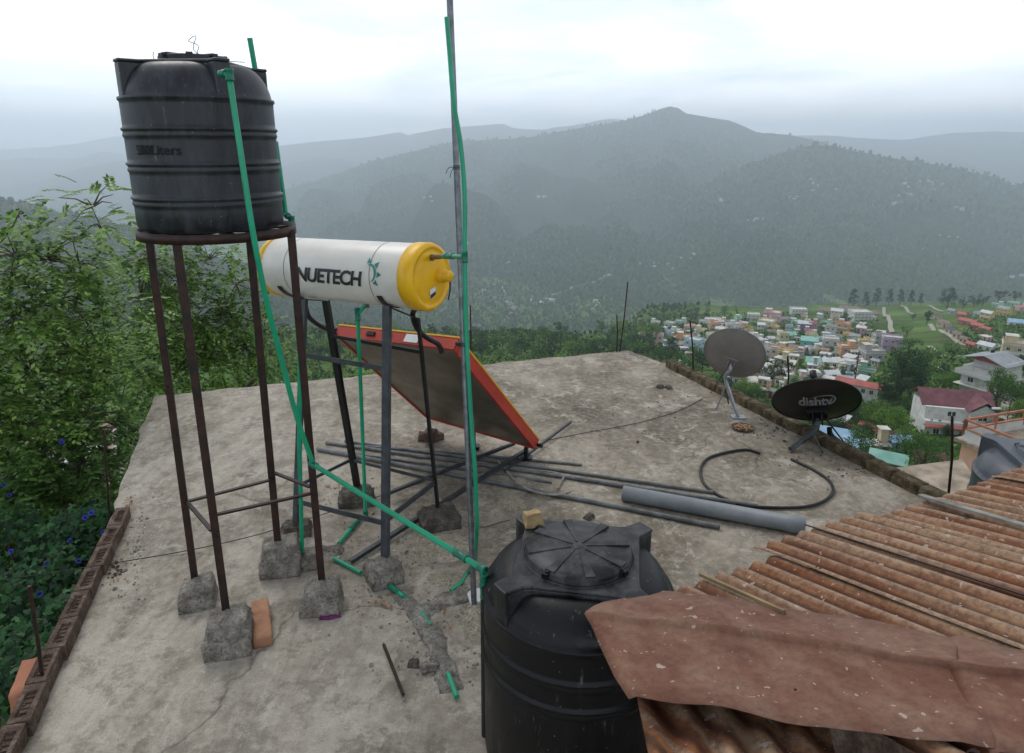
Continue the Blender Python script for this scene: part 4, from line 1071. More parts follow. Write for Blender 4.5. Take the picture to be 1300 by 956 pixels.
def m_ground():
    t = NT('hillside grass and scrub'); f = t.noise(.012, 8, .6); g = t.noise(.11, 8, .7); h = t.noise(.8, 6, .7)
    c = t.ramp(f, [(.3, '42582f'), (.5, '5f7f42'), (.7, '86a058')])
    c = t.mix(t.ramp(t.noise(.03, 8, .65), [(.5, 0.), (.62, .65)]), c, '7d7358')
    c = t.mix(t.ramp(g, [(.36, .6), (.5, 0.)]), c, '24361c')
    c = t.mix(t.ramp(h, [(.4, .4), (.55, 0.)]), c, '2c3f22')
    t.bump(t.math('ADD', g, h), 1, 1.2); return t.fin(c, 1, 0, 0)
BV = [hillmesh('hillside', P, m_ground())]
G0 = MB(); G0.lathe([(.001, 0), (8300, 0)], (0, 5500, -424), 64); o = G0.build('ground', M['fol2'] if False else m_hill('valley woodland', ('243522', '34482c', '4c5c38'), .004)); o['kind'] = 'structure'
def sil_fn(pts):
    kk = []
    for u, v in pts:
        d = ray(u, v); kk.append((d.x / d.y, d.z / d.y))
    K = np.array([a for a, b in kk]); S = np.array([b for a, b in kk])
    return lambda k: float(np.interp(k, K, S))
def mountain(name, sil, D, Yf, zf, mat, amp, fr, seed, k0=-2.0, k1=2.0, nc=330, nr=90, shape=1.0, treebump=5):
    sf = sil_fn(sil); Df = (lambda k: D) if not callable(D) else D
    P = []
    for i in range(nr + 8):
        row = []
        for j in range(nc + 1):
            k = k0 + (k1 - k0) * j / nc; Dk = Df(k); zr = CH + sf(k) * Dk
            if i <= nr:
                s_ = i / nr; y = Yf + (Dk - Yf) * s_
                z = zf + (zr - zf) * (s_ ** shape)
                A = amp * math.sin(PI * min(s_ * 1.0, 1)) ** .7 if 0 < s_ < 1 else 0
                q = Vector((k * y * fr + seed * 11, y * fr * .45, seed))
                n_ = abs(mn.noise(q)) * 1.6 - .35 + .5 * mn.noise(q * 2.3) + .25 * mn.noise(q * 5.1)
                z += -A * (.5 - n_) * .9 + A * .1
                z += treebump * mn.noise(Vector((k * y * .02, y * .02, seed))) + treebump * .9 * mn.noise(Vector((k * y * .06, y * .06, seed)))
            else:
                e = (i - nr) / 7; y = Dk + 1600 * e; z = zr - 520 * e * e - 60 * e
            row.append(Vector((k * y, y, z)))
        P.append(row)
    b = hillmesh(name, P, mat); BV.append(b); return b
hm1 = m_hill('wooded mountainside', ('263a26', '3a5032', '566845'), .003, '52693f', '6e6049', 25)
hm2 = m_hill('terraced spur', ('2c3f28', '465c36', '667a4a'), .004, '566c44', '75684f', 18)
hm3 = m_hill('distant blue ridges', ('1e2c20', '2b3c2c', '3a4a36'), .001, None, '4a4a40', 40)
mountain('mountain', [(-900, 300), (-300, 290), (150, 262), (340, 246), (398, 231), (475, 204), (575, 180), (668, 175), (745, 161), (785, 155), (814, 148), (836, 139), (850, 135), (862, 137), (870, 144), (930, 154), (960, 168), (1000, 171), (1030, 177), (1060, 186), (1130, 205), (1300, 240), (1900, 300)], 4600, 1850, -416, hm1, 230, .0021, 1, shape=1.05)
mountain('spur_hill', [(-900, 480), (500, 455), (640, 402), (700, 362), (790, 328), (830, 298), (860, 262), (900, 232), (950, 209), (1000, 192), (1035, 184), (1060, 186), (1085, 192), (1130, 201), (1165, 205), (1200, 211), (1240, 220), (1262, 224), (1280, 234), (1300, 237), (1400, 262), (1900, 330)], lambda k: 3100 - 500 * sstep(.1, -.2, k), 1750, -412, hm2, 130, .003, 2, k0=-.25, k1=1.9, shape=1.0)
mountain('left_hillside', [(-1400, 190), (-500, 225), (-200, 245), (0, 252), (30, 257), (75, 271), (110, 276), (160, 290), (210, 306), (300, 345), (420, 392), (520, 425), (620, 460)], lambda k: 1500, 520, -255, hm2, 45, .006, 3, k0=-2.2, k1=-.02, nc=200, nr=70, shape=1.0, treebump=3)
mountain('ridge', [(-1200, 210), (-300, 240), (0, 243), (60, 228), (100, 214), (150, 204), (220, 208), (300, 226), (370, 240), (430, 252), (560, 300)], 6200, 3500, -420, hm3, 120, .0015, 4, k0=-2.2, k1=.0, nc=200, nr=50)
mountain('far_ridge', [(-1200, 175), (-300, 192), (0, 204), (30, 200), (60, 202), (100, 201), (130, 192), (200, 200), (345, 186), (400, 180), (460, 175), (500, 169), (510, 167), (516, 172), (560, 163), (600, 160), (640, 157), (652, 163), (690, 165), (745, 156), (775, 150), (850, 160), (960, 172), (1050, 172), (1100, 176), (1150, 178), (1180, 173), (1210, 169), (1260, 167), (1300, 168), (1700, 175), (2200, 190)], 8200, 4800, -420, hm3, 140, .0012, 5, nr=50)
mountain('faint_ridge', [(-1500, 160), (-300, 180), (0, 190), (60, 187), (100, 182), (150, 172), (230, 176), (300, 180), (345, 186), (500, 195), (900, 200), (2200, 200)], 10800, 9000, -420, hm3, 60, .001, 6, nr=14)
def cast(u, v, only=None):
    d = ray(u, v); best = None
    for b in (BV if only is None else [BV[i] for i in only]):
        h = b.ray_cast(CAM, d)
        if h[0] is not None and (best is None or h[3] < best[1]): best = (h[0], h[3])
    return best[0] if best else None
def drop(x, y):
    h = BV[0].ray_cast(Vector((x, y, 500)), Vector((0, 0, -1))); return h[0] if h[0] else Vector((x, y, tz(x, y)))

# ---------------------------------------------------------------- paths, river, road
def ribbon(name, pts, w, mat, lift=.25, only=None, n=10):
    q = [cast(u, v, only) for u, v in pts]; q = [p for p in q if p]
    q = smoothpts(q, n); L = []
    for i, p in enumerate(q):
        d = (q[min(i + 1, len(q) - 1)] - q[max(i - 1, 0)]); d.z = 0; d.normalize(); s_ = Vector((-d.y, d.x, 0)) * w / 2
        ww = []
        for e in (-1, 0, 1):
            a = p + s_ * e
            hb = None
            for b in (BV if only is None else [BV[i_] for i_ in only]):
                h = b.ray_cast(Vector((a.x, a.y, 2000)), Vector((0, 0, -1)))
                if h[0] and (hb is None or h[0].z > hb.z): hb = h[0]
            z = hb.z if hb else p.z
            if z > p.z + w * 2: z = p.z
            ww.append(Vector((a.x, a.y, z + lift)))
        L.append(ww)
    mb = MB(); mb.grid(L); o = mb.build(name, mat); o['kind'] = 'structure'
ribbon('path', [(1117, 387), (1122, 393), (1127, 402), (1130, 412), (1132, 424)], 3.0, M['path'], 1.3, [0])
0 and ribbon('path', [(1117, 387), (1132, 387), (1150, 387)], 2.2, M['path'], 1.3, [0])
ribbon('path', [(1144, 389), (1151, 394), (1158, 400)], 2.4, M['path'], 1.3, [0])
ribbon('path', [(1178, 389), (1186, 393), (1196, 397)], 2.6, M['path'], 1.3, [0])
ribbon('path', [(1179, 440), (1188, 446), (1198, 453)], 1.9, M['path'], .5, [0])
ribbon('path', [(1185, 454), (1205, 454), (1225, 453)], 1.2, M['path'], .5, [0])
ribbon('path', [(1172, 460), (1185, 466), (1198, 472)], 1.0, M['path'], .5, [0])
ribbon('path', [(1180, 412), (1195, 421), (1212, 432), (1230, 441)], 2.4, M['path'], .5, [0])
ribbon('path', [(1255, 425), (1262, 433), (1270, 442)], 2.4, M['path'], .5, [0])
ribbon('road', [(1282, 560), (1278, 540), (1280, 520), (1284, 500)], 2.6, M['path'], .35, [0])
ribbon('road', [(700, 376), (716, 371), (735, 364), (752, 360), (765, 354), (780, 349)], 9, M['earth'], 4)
ribbon('road', [(640, 351), (700, 352), (770, 350), (840, 343)], 9, M['earth'], 4) if False else None
ribbon('river', [(618, 378), (634, 380), (648, 387), (655, 395), (648, 404), (638, 412)], 22, M['water'], 3)

# ---------------------------------------------------------------- trees (far kinds)
def leafquads(mb, c, n_, size, rad, squash=1.0):
    for _ in range(n_):
        d = Vector((rnd.gauss(0, 1), rnd.gauss(0, 1), rnd.gauss(0, 1))); d.normalize()
        p = c + Vector((d.x, d.y, d.z * squash)) * rad * rnd.uniform(.62, 1.06)
        nrm_ = (d + Vector((rnd.uniform(-.8, .8), rnd.uniform(-.8, .8), rnd.uniform(-.4, .9)))).normalized()
        x = nrm_.orthogonal().normalized(); y = nrm_.cross(x); a = rnd.random() * 6.28
        x, y = x * math.cos(a) + y * math.sin(a), y * math.cos(a) - x * math.sin(a)
        s_ = size * rnd.uniform(.6, 1.3)
        mb.add([p - x * s_, p - y * s_ * .6, p + x * s_, p + y * s_ * .6], [(0, 1, 2, 3)])
def far_tree_mesh(kind, lumps, per, size):
    cr, tr = MB(), MB()
    if kind == 'pine':
        tr.tube([(0, 0, -.05), (.01, 0, .5), (0, 0, .98)], .02, 6, radii=[.022, .014, .003])
        for i in range(lumps * 2):
            h = .28 + .7 * (i / (lumps * 2)); r = .24 * (1.05 - h) ** .7 + .02; a = rnd.random() * 6.28
            leafquads(cr, Vector((math.cos(a) * r * .75, math.sin(a) * r * .75, h)), per // 2, size, .07 + .04 * (1 - h), .5)
    else:
        tr.tube([(0, 0, -.08), (.01, .01, .2), (0, 0, .45), (.02, 0, .7)], .03, 6, radii=[.035, .027, .018, .006])
        w = {'broad': .42, 'tall': .26, 'dense': .34}[kind]; hc = .6 if kind != 'dense' else .52
        for i in range(lumps):
            d = Vector((rnd.gauss(0, 1), rnd.gauss(0, 1), rnd.gauss(0, 1))).normalized() * rnd.random() ** .4
            c = Vector((d.x * w, d.y * w, hc + d.z * (.9 - hc)))
            if i < 7: tr.tube([(0, 0, .3), Vector((0, 0, .3)).lerp(c, .5) + Vector((0, 0, -.02)), c], .01, 5, radii=[.015, .01, .004])
            leafquads(cr, c, per, size, rnd.uniform(.08, .15) * (w / .34) ** .5, .8)
    return cr, tr
PROTO = {}
def proto(kind, lod, var, mat):
    key = (kind, lod, var, mat)
    if key not in PROTO:
        cr, tr = far_tree_mesh(kind, *((16, 48, .030) if lod == 0 else (34, 110, .0155)))
        def mesh(m_, nm, mt):
            me = bpy.data.meshes.new(nm); me.from_pydata(m_.v, [], m_.f); me.materials.append(mt); me.polygons.foreach_set('use_smooth', m_.sm); me.update(); return me
        PROTO[key] = (mesh(cr, 'crown', M[mat]), mesh(tr, 'trunk', M['farbark']))
    return PROTO[key]
TREES = []
def far_tree(p, h, kind, mat, lod, uv):
    cr, tr = proto(kind, lod, rnd.randint(0, 2), mat)
    nm = 'pine_tree' if kind == 'pine' else 'tree'
    t = bpy.data.objects.new(nm, None); COL.objects.link(t); t.location = p; t.rotation_euler.z = rnd.random() * 6.28
    s_ = rnd.uniform(.88, 1.12); t.scale = (h * s_, h * s_, h)
    for nm2, me in (('crown', cr), ('trunk', tr)):
        o = bpy.data.objects.new(nm2, me); COL.objects.link(o); o.parent = t
    desc = {'fol1': 'green leafy', 'fol2': 'dark green', 'fol3': 'yellow-green', 'fol4': 'blue-green pine'}[mat]
    TREES.append((t, uv[0], uv[1], desc, kind)); return t
def tree_at(u, v, hpx, kind='broad', mat='fol1', lod=0):
    p = cast(u, v, [0])
    if not p: return
    t = (p - CAM).y * cp - (p - CAM).z * sp
    return far_tree(p - Vector((0, 0, .3)), hpx * t / F * 1.03, kind, mat, lod, (u, v - hpx / 2))
for a in [(1140, 520, 84, 'tall', 'fol2', 1), (1126, 526, 56, 'tall', 'fol2', 1), (1154, 508, 50, 'tall', 'fol2', 1), (1110, 548, 46, 'broad', 'fol3', 1), (1128, 560, 52, 'broad', 'fol3', 1),
          (1147, 596, 58, 'broad', 'fol1', 1), (1170, 604, 62, 'broad', 'fol1', 1), (1190, 592, 44, 'dense', 'fol1', 1), (1088, 596, 68, 'dense', 'fol1', 1), (1106, 592, 40, 'broad', 'fol2', 1), (1098, 566, 34, 'broad', 'fol1', 1),
          (1200, 560, 26, 'tall', 'fol2', 1), (1262, 522, 62, 'tall', 'fol1', 1), (1288, 520, 52, 'broad', 'fol1', 1), (1296, 548, 46, 'broad', 'fol3', 1), (1222, 500, 34, 'dense', 'fol1', 1), (1196, 498, 30, 'broad', 'fol3', 1), (1208, 492, 26, 'broad', 'fol1', 1),
          (1240, 548, 22, 'broad', 'fol1', 1), (1083, 534, 36, 'broad', 'fol1', 1), (1060, 552, 34, 'broad', 'fol3', 1), (945, 508, 34, 'broad', 'fol3', 1), (962, 512, 30, 'broad', 'fol1', 1), (920, 506, 34, 'dense', 'fol2', 1), (990, 488, 38, 'dense', 'fol2', 1), (978, 484, 26, 'broad', 'fol2', 0),
          (906, 498, 28, 'broad', 'fol1', 0), (872, 482, 38, 'broad', 'fol1', 0), (885, 470, 30, 'dense', 'fol2', 0), (852, 446, 22, 'dense', 'fol2', 0), (860, 462, 22, 'broad', 'fol2', 0), (822, 452, 24, 'broad', 'fol2', 0), (838, 462, 26, 'broad', 'fol1', 0), (808, 446, 26, 'broad', 'fol2', 0),
          (1074, 412, 18, 'dense', 'fol2', 0), (1202, 392, 30, 'dense', 'fol2', 1), (1176, 412, 20, 'tall', 'fol2', 0), (1236, 390, 20, 'dense', 'fol2', 0), (1247, 388, 18, 'dense', 'fol2', 0), (1268, 384, 20, 'broad', 'fol2', 0), (1288, 384, 16, 'broad', 'fol2', 0), (1222, 392, 16, 'broad', 'fol4', 0),
          (1082, 392, 26, 'pine', 'fol4', 0), (1098, 392, 22, 'pine', 'fol4', 0), (1112, 389, 24, 'pine', 'fol4', 0), (1128, 388, 22, 'pine', 'fol4', 0), (1142, 387, 20, 'pine', 'fol4', 0), (1156, 388, 20, 'pine', 'fol4', 0), (1168, 388, 16, 'pine', 'fol4', 0), (920, 402, 18, 'dense', 'fol1', 0), (935, 400, 14, 'broad', 'fol3', 0),
          (1152, 452, 30, 'broad', 'fol1', 0), (1165, 462, 22, 'broad', 'fol1', 0), (1000, 470, 14, 'broad', 'fol2', 0), (1030, 462, 13, 'broad', 'fol1', 0), (1060, 470, 14, 'broad', 'fol1', 0), (1094, 425, 16, 'broad', 'fol2', 0), (1045, 425, 14, 'broad', 'fol2', 0), (1064, 490, 16, 'broad', 'fol1', 0), (1082, 496, 14, 'broad', 'fol1', 0)]:
    tree_at(*a)
KM = [('broad', 'fol1'), ('dense', 'fol2'), ('broad', 'fol3'), ('tall', 'fol1'), ('broad', 'fol2'), ('dense', 'fol1')]
# belt beyond the far roof edge
used = []
def spaced(u, v, d):
    for a, b in used:
        if abs(a - u) < d and abs(b - v) < d * .55: return False
    used.append((u, v)); return True
n = 0
while n < 120:
    u = rnd.uniform(330, 830); v = rnd.uniform(416, 462)
    if u > 800 and v < 430: continue
    if not spaced(u, v, 7): continue
    k_, m_ = rnd.choice(KM); tree_at(u, v, rnd.uniform(13, 22) * (1 + (v - 416) / 70), k_, m_, 0); n += 1

# ---------------------------------------------------------------- houses
wm = MB(); wm.box((0, -.03, 0), (1, .06, 1)); wm.cur = 1; wm.box((0, -.06, 0), (.82, .03, .84)); wm.cur = 0; wm.box((0, -.08, 0), (.06, .03, .84))
WME = bpy.data.meshes.new('window'); WME.from_pydata(wm.v, [], wm.f); WME.materials.append(M['white']); WME.materials.append(M['window']); WME.polygons.foreach_set('material_index', wm.mi)
dm = MB(); dm.box((0, -.03, 0), (1, .07, 1)); DME = bpy.data.meshes.new('door'); DME.from_pydata(dm.v, [], dm.f); DME.materials.append(M['doorwood'])
HOUSES = []
def put(nm, me, root, loc, sc, rz=0):
    o = bpy.data.objects.new(nm, me); COL.objects.link(o); o.parent = root; o.location = loc; o.scale = sc; o.rotation_euler.z = rz; return o
def house(p, w, d, fl, color, roof, yaw, name='house', fh=3.0, base=4.0, rmat=None, nwin=None, mumty=False, balcony=None):
    t = thing(name, (0, 0, 0), None, 'house'); H = fl * fh
    wall = 'w_' + color
    mb = MB(); mb.box((0, 0, (H - base) / 2), (w, d, H + base))
    if roof in ('gable',): # gable ends
        rh = min(w, d) * .22
        if w >= d: mb.add([(-w / 2, -d / 2, H), (-w / 2, d / 2, H), (-w / 2, 0, H + rh), (w / 2, -d / 2, H), (w / 2, d / 2, H), (w / 2, 0, H + rh)], [(0, 2, 1), (3, 4, 5)])
        else: mb.add([(-w / 2, -d / 2, H), (w / 2, -d / 2, H), (0, -d / 2, H + rh), (-w / 2, d / 2, H), (w / 2, d / 2, H), (0, d / 2, H + rh)], [(0, 1, 2), (3, 5, 4)])
    mb.build('wall', M[wall], t)
    rm = M[rmat] if rmat else M['slab']; mb = MB(); o_ = .45
    if roof == 'flat':
        mb.box((0, 0, H + .09), (w + .5, d + .5, .18)); r = mb.build('roof', rm, t)
        if w > 4.5:
            m2 = MB(); ph = .8
            for sx_, sy_, lx, ly in ((0, -1, w, .15), (0, 1, w, .15), (-1, 0, .15, d), (1, 0, .15, d)): m2.box((sx_ * (w / 2 - .075), sy_ * (d / 2 - .075), H + .18 + ph / 2), (lx - .02 * abs(sy_) if lx > 1 else lx, ly if ly < 1 else ly - .32, ph))
            m2.build('parapet', M[wall], t)
    elif roof == 'gable':
        W2, D2 = w / 2 + o_, d / 2 + o_; ins = rh * o_ / (min(w, d) / 2)
        if w >= d: top = [(-W2, 0), (W2, 0)]; e = [(-W2, -D2), (W2, -D2), (W2, D2), (-W2, D2)]
        else: top = [(0, -D2), (0, D2)]; e = [(W2, -D2), (W2, D2), (-W2, D2), (-W2, -D2)]
        for off in (0.06, .18):
            pass
        for (a, b, c1_, c2_) in ((e[0], e[1], top[1], top[0]), (e[3], e[2], top[1], top[0])):
            vs = [(a[0], a[1], H - ins + .03), (b[0], b[1], H - ins + .03), (c1_[0], c1_[1], H + rh + .03), (c2_[0], c2_[1], H + rh + .03)]
            mb.add(vs + [(x, y, z + .14) for x, y, z in vs], [(0, 1, 2, 3), (7, 6, 5, 4), (0, 4, 5, 1), (1, 5, 6, 2), (3, 2, 6, 7), (0, 3, 7, 4)])
        mb.build('roof', rm, t)
    elif roof == 'hip':
        W2, D2 = w / 2 + o_, d / 2 + o_; rh = min(w, d) * .28; m_ = min(W2, D2) * .95
        r0, r1 = ((-W2 + m_, 0), (W2 - m_, 0)) if W2 > D2 else ((0, -D2 + m_), (0, D2 - m_))
        vs = [(-W2, -D2, H), (W2, -D2, H), (W2, D2, H), (-W2, D2, H), (r0[0], r0[1], H + rh), (r1[0], r1[1], H + rh), (-W2, -D2, H + .12), (W2, -D2, H + .12), (W2, D2, H + .12), (-W2, D2, H + .12)]
        if W2 > D2: fs = [(6, 7, 5, 4), (7, 8, 5), (8, 9, 4, 5), (9, 6, 4)]
        else: fs = [(6, 7, 4), (7, 8, 5, 4), (8, 9, 5), (9, 6, 4, 5)]
        mb.add(vs, fs + [(3, 2, 1, 0), (0, 1, 7, 6), (1, 2, 8, 7), (2, 3, 9, 8), (3, 0, 6, 9)]); mb.build('roof', rm, t)
    elif roof == 'shed':
        W2, D2 = w / 2 + o_, d / 2 + o_
        vs = [(-W2, -D2, H + .05), (W2, -D2, H + .05), (W2, D2, H + .9), (-W2, D2, H + .9)]
        mb.add(vs + [(x, y, z + .12) for x, y, z in vs], [(3, 2, 1, 0), (4, 5, 6, 7), (0, 1, 5, 4), (1, 2, 6, 5), (2, 3, 7, 6), (3, 0, 4, 7)]); mb.build('roof', rm, t)
    if mumty and roof == 'flat':
        mx = rnd.choice((-1, 1)) * w * .25; mb = MB(); mb.box((mx, d * .15, H + 1.35), (w * .36, d * .5, 2.3)); st_ = mb.build('stair_head', M[wall], t)
        mb = MB(); mb.box((mx, d * .15, H + 2.55), (w * .36 + .5, d * .5 + .5, .14)); mb.build('stair_roof', rm, st_)
    nw = nwin or max(2, int(w / 2.8))
    for f_ in range(fl):
        zz = f_ * fh + fh * .55
        for i in range(nw):
            x = -w / 2 + w * (i + .5) / nw
            if f_ == 0 and i == nw // 2: put('door', DME, t, (x, -d / 2, 1.05), (.95, 1, 2.1)); continue
            put('window', WME, t, (x, -d / 2, zz), (min(1.25, w / nw * .55), 1, 1.2))
        for sd_ in (-1, 1):
            for i in range(2 if d > 4 else 1):
                y = -d / 2 + d * (i + .5) / (2 if d > 4 else 1)
                put('window', WME, t, (sd_ * w / 2, y, zz), (1.1, 1, 1.1), PI / 2 * sd_)
        if f_ > 0 and (balcony if balcony is not None else w > 7):
            mb = MB(); mb.box((0, -d / 2 - .45, f_ * fh), (w * .92, .88, .14)); bl = mb.build('balcony', M['slab'], t)
            mb = MB(); mb.box((0, -d / 2 - .86, f_ * fh + .5), (w * .92, .07, .82)); mb.build('railing', M[wall if rnd.random() < .6 else 'white'], bl)
    t.location = p; t.rotation_euler.z = yaw; t['color'] = color
    del t['color']
    return t
def house_px(u, v, wpx, fl, color, roof='flat', rmat=None, yaw=None, dr=.8, mumty=None, name='house', nwin=None, sc=1.0):
    p = cast(u, v, [0])
    if not p: return None
    t = (p - CAM).y * cp - (p - CAM).z * sp; w = wpx * t / F
    base_yaw = -math.atan2(p.x, p.y)
    yaw = base_yaw + (rnd.uniform(-.55, .55) if yaw is None else math.radians(yaw)); w = w * (.92 if roof == 'flat' else .85)
    fh = 3.0
    if w < 5.2: fh = max(1.9, w * .55)
    h = house(p + Vector((0, 0, .2)), w, w * dr, fl, color, roof, yaw, name, fh, 5.0, rmat, nwin, rnd.random() < .45 if mumty is None else mumty)
    HOUSES.append((h, u, v - 4, color, roof, fl, rmat)); used.append((u, v)); return h
HL_ = [(980, 404, 22, 2, 'pink', 'flat'), (973, 417, 20, 2, 'cream', 'flat'), (1013, 400, 20, 2, 'white', 'flat'), (996, 409, 10, 1, 'lilac', 'flat'), (1012, 413, 14, 1, 'mint green', 'flat'), (1020, 420, 18, 2, 'purple', 'gable', 'rooftin'),
       (1048, 397, 18, 1, 'beige', 'gable', 'roofbrown'), (1090, 408, 24, 3, 'white', 'flat'), (1078, 396, 26, 1, 'white', 'gable', 'roofbrown'), (1106, 401, 18, 1, 'beige', 'gable', 'roofbrown'), (1062, 402, 16, 2, 'cream', 'gable', 'rooftin'), (1070, 421, 16, 2, 'orange', 'flat'), (1076, 430, 12, 1, 'yellow', 'flat'),
       (1000, 430, 20, 1, 'mint green', 'gable', 'roofteal'), (1000, 440, 9, 1, 'yellow', 'flat'), (1026, 446, 22, 2, 'aqua', 'shed', 'roofteal'), (1056, 434, 20, 1, 'blue', 'flat'), (1053, 445, 20, 2, 'white', 'flat'), (1044, 452, 14, 1, 'peach', 'flat'), (1074, 455, 22, 2, 'orange', 'flat'), (1093, 450, 18, 1, 'grey', 'flat'),
       (1097, 440, 15, 1, 'yellow', 'flat'), (1082, 438, 12, 1, 'mint green', 'flat'), (1131, 444, 24, 2, 'lilac', 'flat'), (1115, 431, 15, 1, 'pale pink', 'flat'), (1106, 458, 12, 1, 'aqua', 'flat'), (1104, 467, 26, 2, 'grey', 'flat'), (1087, 472, 14, 1, 'pink', 'flat'), (1099, 480, 20, 1, 'green', 'flat'),
       (1013, 450, 24, 1, 'pale pink', 'gable', 'roofbrown'), (1006, 464, 13, 2, 'cream', 'flat'), (1035, 468, 26, 1, 'grey', 'gable', 'roofteal'), (1051, 476, 20, 2, 'cream', 'gable', 'rooftin'), (1020, 479, 14, 1, 'white', 'flat'), (1036, 484, 18, 1, 'grey', 'flat'), (1040, 496, 34, 1, 'white', 'flat'), (974, 456, 14, 2, 'white', 'flat'),
       (986, 458, 18, 2, 'pale pink', 'flat'), (972, 476, 12, 2, 'cream', 'flat'), (968, 497, 13, 2, 'beige', 'flat'), (968, 441, 10, 2, 'pale pink', 'flat'), (978, 441, 10, 1, 'grey', 'flat'), (846, 426, 13, 1, 'pale blue', 'flat'), (832, 414, 12, 1, 'white', 'flat'), (817, 437, 13, 2, 'cream', 'flat'), (835, 438, 13, 2, 'pale pink', 'flat'),
       (822, 427, 7, 1, 'white', 'flat'), (832, 427, 10, 1, 'peach', 'gable', 'roofbrown'), (859, 425, 14, 1, 'white', 'flat'), (868, 434, 22, 1, 'orange', 'flat'), (872, 442, 12, 1, 'cream', 'flat'), (881, 446, 22, 2, 'pale blue', 'flat'), (897, 442, 10, 2, 'white', 'flat'), (935, 416, 16, 1, 'pink', 'flat'), (850, 415, 12, 1, 'white', 'flat'),
       (864, 413, 14, 1, 'mint green', 'flat'), (876, 419, 14, 1, 'peach', 'flat'), (889, 424, 14, 1, 'cream', 'flat'), (893, 413, 12, 1, 'white', 'flat'), (906, 410, 20, 1, 'white', 'flat'), (906, 420, 14, 2, 'peach', 'flat'), (921, 412, 12, 1, 'pale pink', 'flat'), (940, 408, 14, 1, 'mint green', 'flat'), (956, 407, 16, 2, 'white', 'flat'),
       (870, 470, 18, 1, 'mint green', 'gable', 'roofteal'), (847, 444, 11, 1, 'blue', 'flat'), (874, 453, 10, 1, 'pink', 'flat'), (960, 432, 11, 1, 'white', 'flat'), (950, 425, 10, 1, 'cream', 'flat'), (985, 420, 11, 1, 'yellow', 'flat'), (898, 452, 10, 1, 'white', 'flat'), (928, 494, 16, 2, 'white', 'flat'),
       (1222, 403, 13, 1, 'red', 'gable', 'roofred'), (1225, 412, 15, 1, 'red', 'gable', 'roofred'), (1233, 414, 14, 1, 'red', 'gable', 'roofred'), (1241, 419, 16, 1, 'red', 'gable', 'roofred'), (1251, 424, 14, 1, 'red', 'gable', 'roofred'), (1250, 433, 12, 1, 'pale pink', 'flat'), (1252, 447, 20, 1, 'white', 'gable', 'rooftin'),
       (1252, 407, 15, 2, 'yellow', 'gable', 'rooftin'), (1242, 402, 10, 1, 'pale blue', 'flat'), (1274, 400, 16, 2, 'yellow', 'gable', 'roofgrey'), (1266, 390, 13, 1, 'mint green', 'flat'), (1286, 388, 13, 1, 'mint green', 'flat'), (1298, 394, 14, 1, 'pink', 'flat'), (1188, 405, 13, 1, 'beige', 'gable', 'roofdark'), (1198, 415, 15, 1, 'beige', 'gable', 'roofbrown'),
       (1207, 424, 13, 1, 'cream', 'gable', 'roofdark'), (1216, 430, 13, 1, 'cream', 'gable', 'roofbrown'), (1225, 436, 13, 1, 'peach', 'gable', 'roofbrown'), (1233, 442, 12, 1, 'red', 'gable', 'roofred'), (1208, 398, 10, 1, 'grey', 'gable', 'roofgrey'), (1289, 414, 20, 1, 'white', 'gable', 'roofblue'),
       (1290, 458, 38, 2, 'beige', 'flat'), (1296, 486, 20, 1, 'pale pink', 'flat'),
       (1060, 568, 40, 1, 'pale blue', 'gable', 'roofblue'), (1081, 584, 34, 1, 'pale blue', 'shed', 'roofblue'), (1140, 572, 26, 1, 'blue', 'gable', 'roofblue'), (1074, 553, 16, 1, 'yellow', 'hip', 'roofred'), (1099, 552, 16, 1, 'cream', 'hip', 'roofred'), (1119, 562, 17, 1, 'cream', 'hip', 'roofred'), (1064, 545, 20, 1, 'cream', 'shed', 'rooftin'),
       (1112, 578, 26, 1, 'beige', 'flat'), (1125, 600, 42, 1, 'mint green', 'gable', 'roofteal'), (1175, 596, 32, 1, 'pink', 'gable', 'roofmaroon'), ]
for h_ in HL_:
    house_px(h_[0], h_[1], h_[2], h_[3], h_[4], h_[5], h_[6] if len(h_) > 6 else None, yaw=(-32 + rnd.uniform(-6, 6)) if 1180 < h_[0] < 1262 and h_[1] < 445 else None)
n = 0; tries = 0
cl = ['white', 'white', 'cream', 'white', 'cream', 'pale pink', 'white', 'peach', 'mint green', 'pale blue', 'beige', 'yellow', 'grey', 'pink', 'white', 'cream']
while n < 150 and tries < 14000:
    tries += 1
    u = rnd.uniform(840, 1118); v = rnd.uniform(400, 505)
    if v < 404 + max(0, (960 - u)) * .08 or (u < 900 and v > 452) or (u > 1098 and v > 475): continue
    if u < 960 and v > 455 and not (960 > u > 940): continue
    if not spaced(u, v, 6.2): continue
    wq_ = 7.5 + (v - 400) / 100 * 6; house_px(u, v, rnd.uniform(.6, 1.5) * wq_, rnd.choice((1, 1, 2)), rnd.choice(cl), rnd.choice(('flat', 'flat', 'flat', 'gable', 'shed')), rnd.choice((None, None, 'rooftin', 'roofgrey', 'roofbrown', 'slab'))); n += 1
n = 0; tries = 0
while n < 150 and tries < 9000:
    tries += 1
    u = rnd.uniform(806, 1300); v = rnd.uniform(398, 560)
    if v < 404 + max(0, (960 - u)) * .1: continue
    if 1135 < u < 1215 and v < 445 and rnd.random() < .93: continue
    if (1225 < u < 1280 and 440 < v < 520) or (1155 < u < 1255 and 485 < v < 560): continue
    if not spaced(u, v, 4.6): continue
    k_, m_ = rnd.choice(KM); tree_at(u, v + 2, rnd.uniform(8, 14) * (1 + (v - 400) / 90), k_, m_, 0 if v < 470 else 1); n += 1

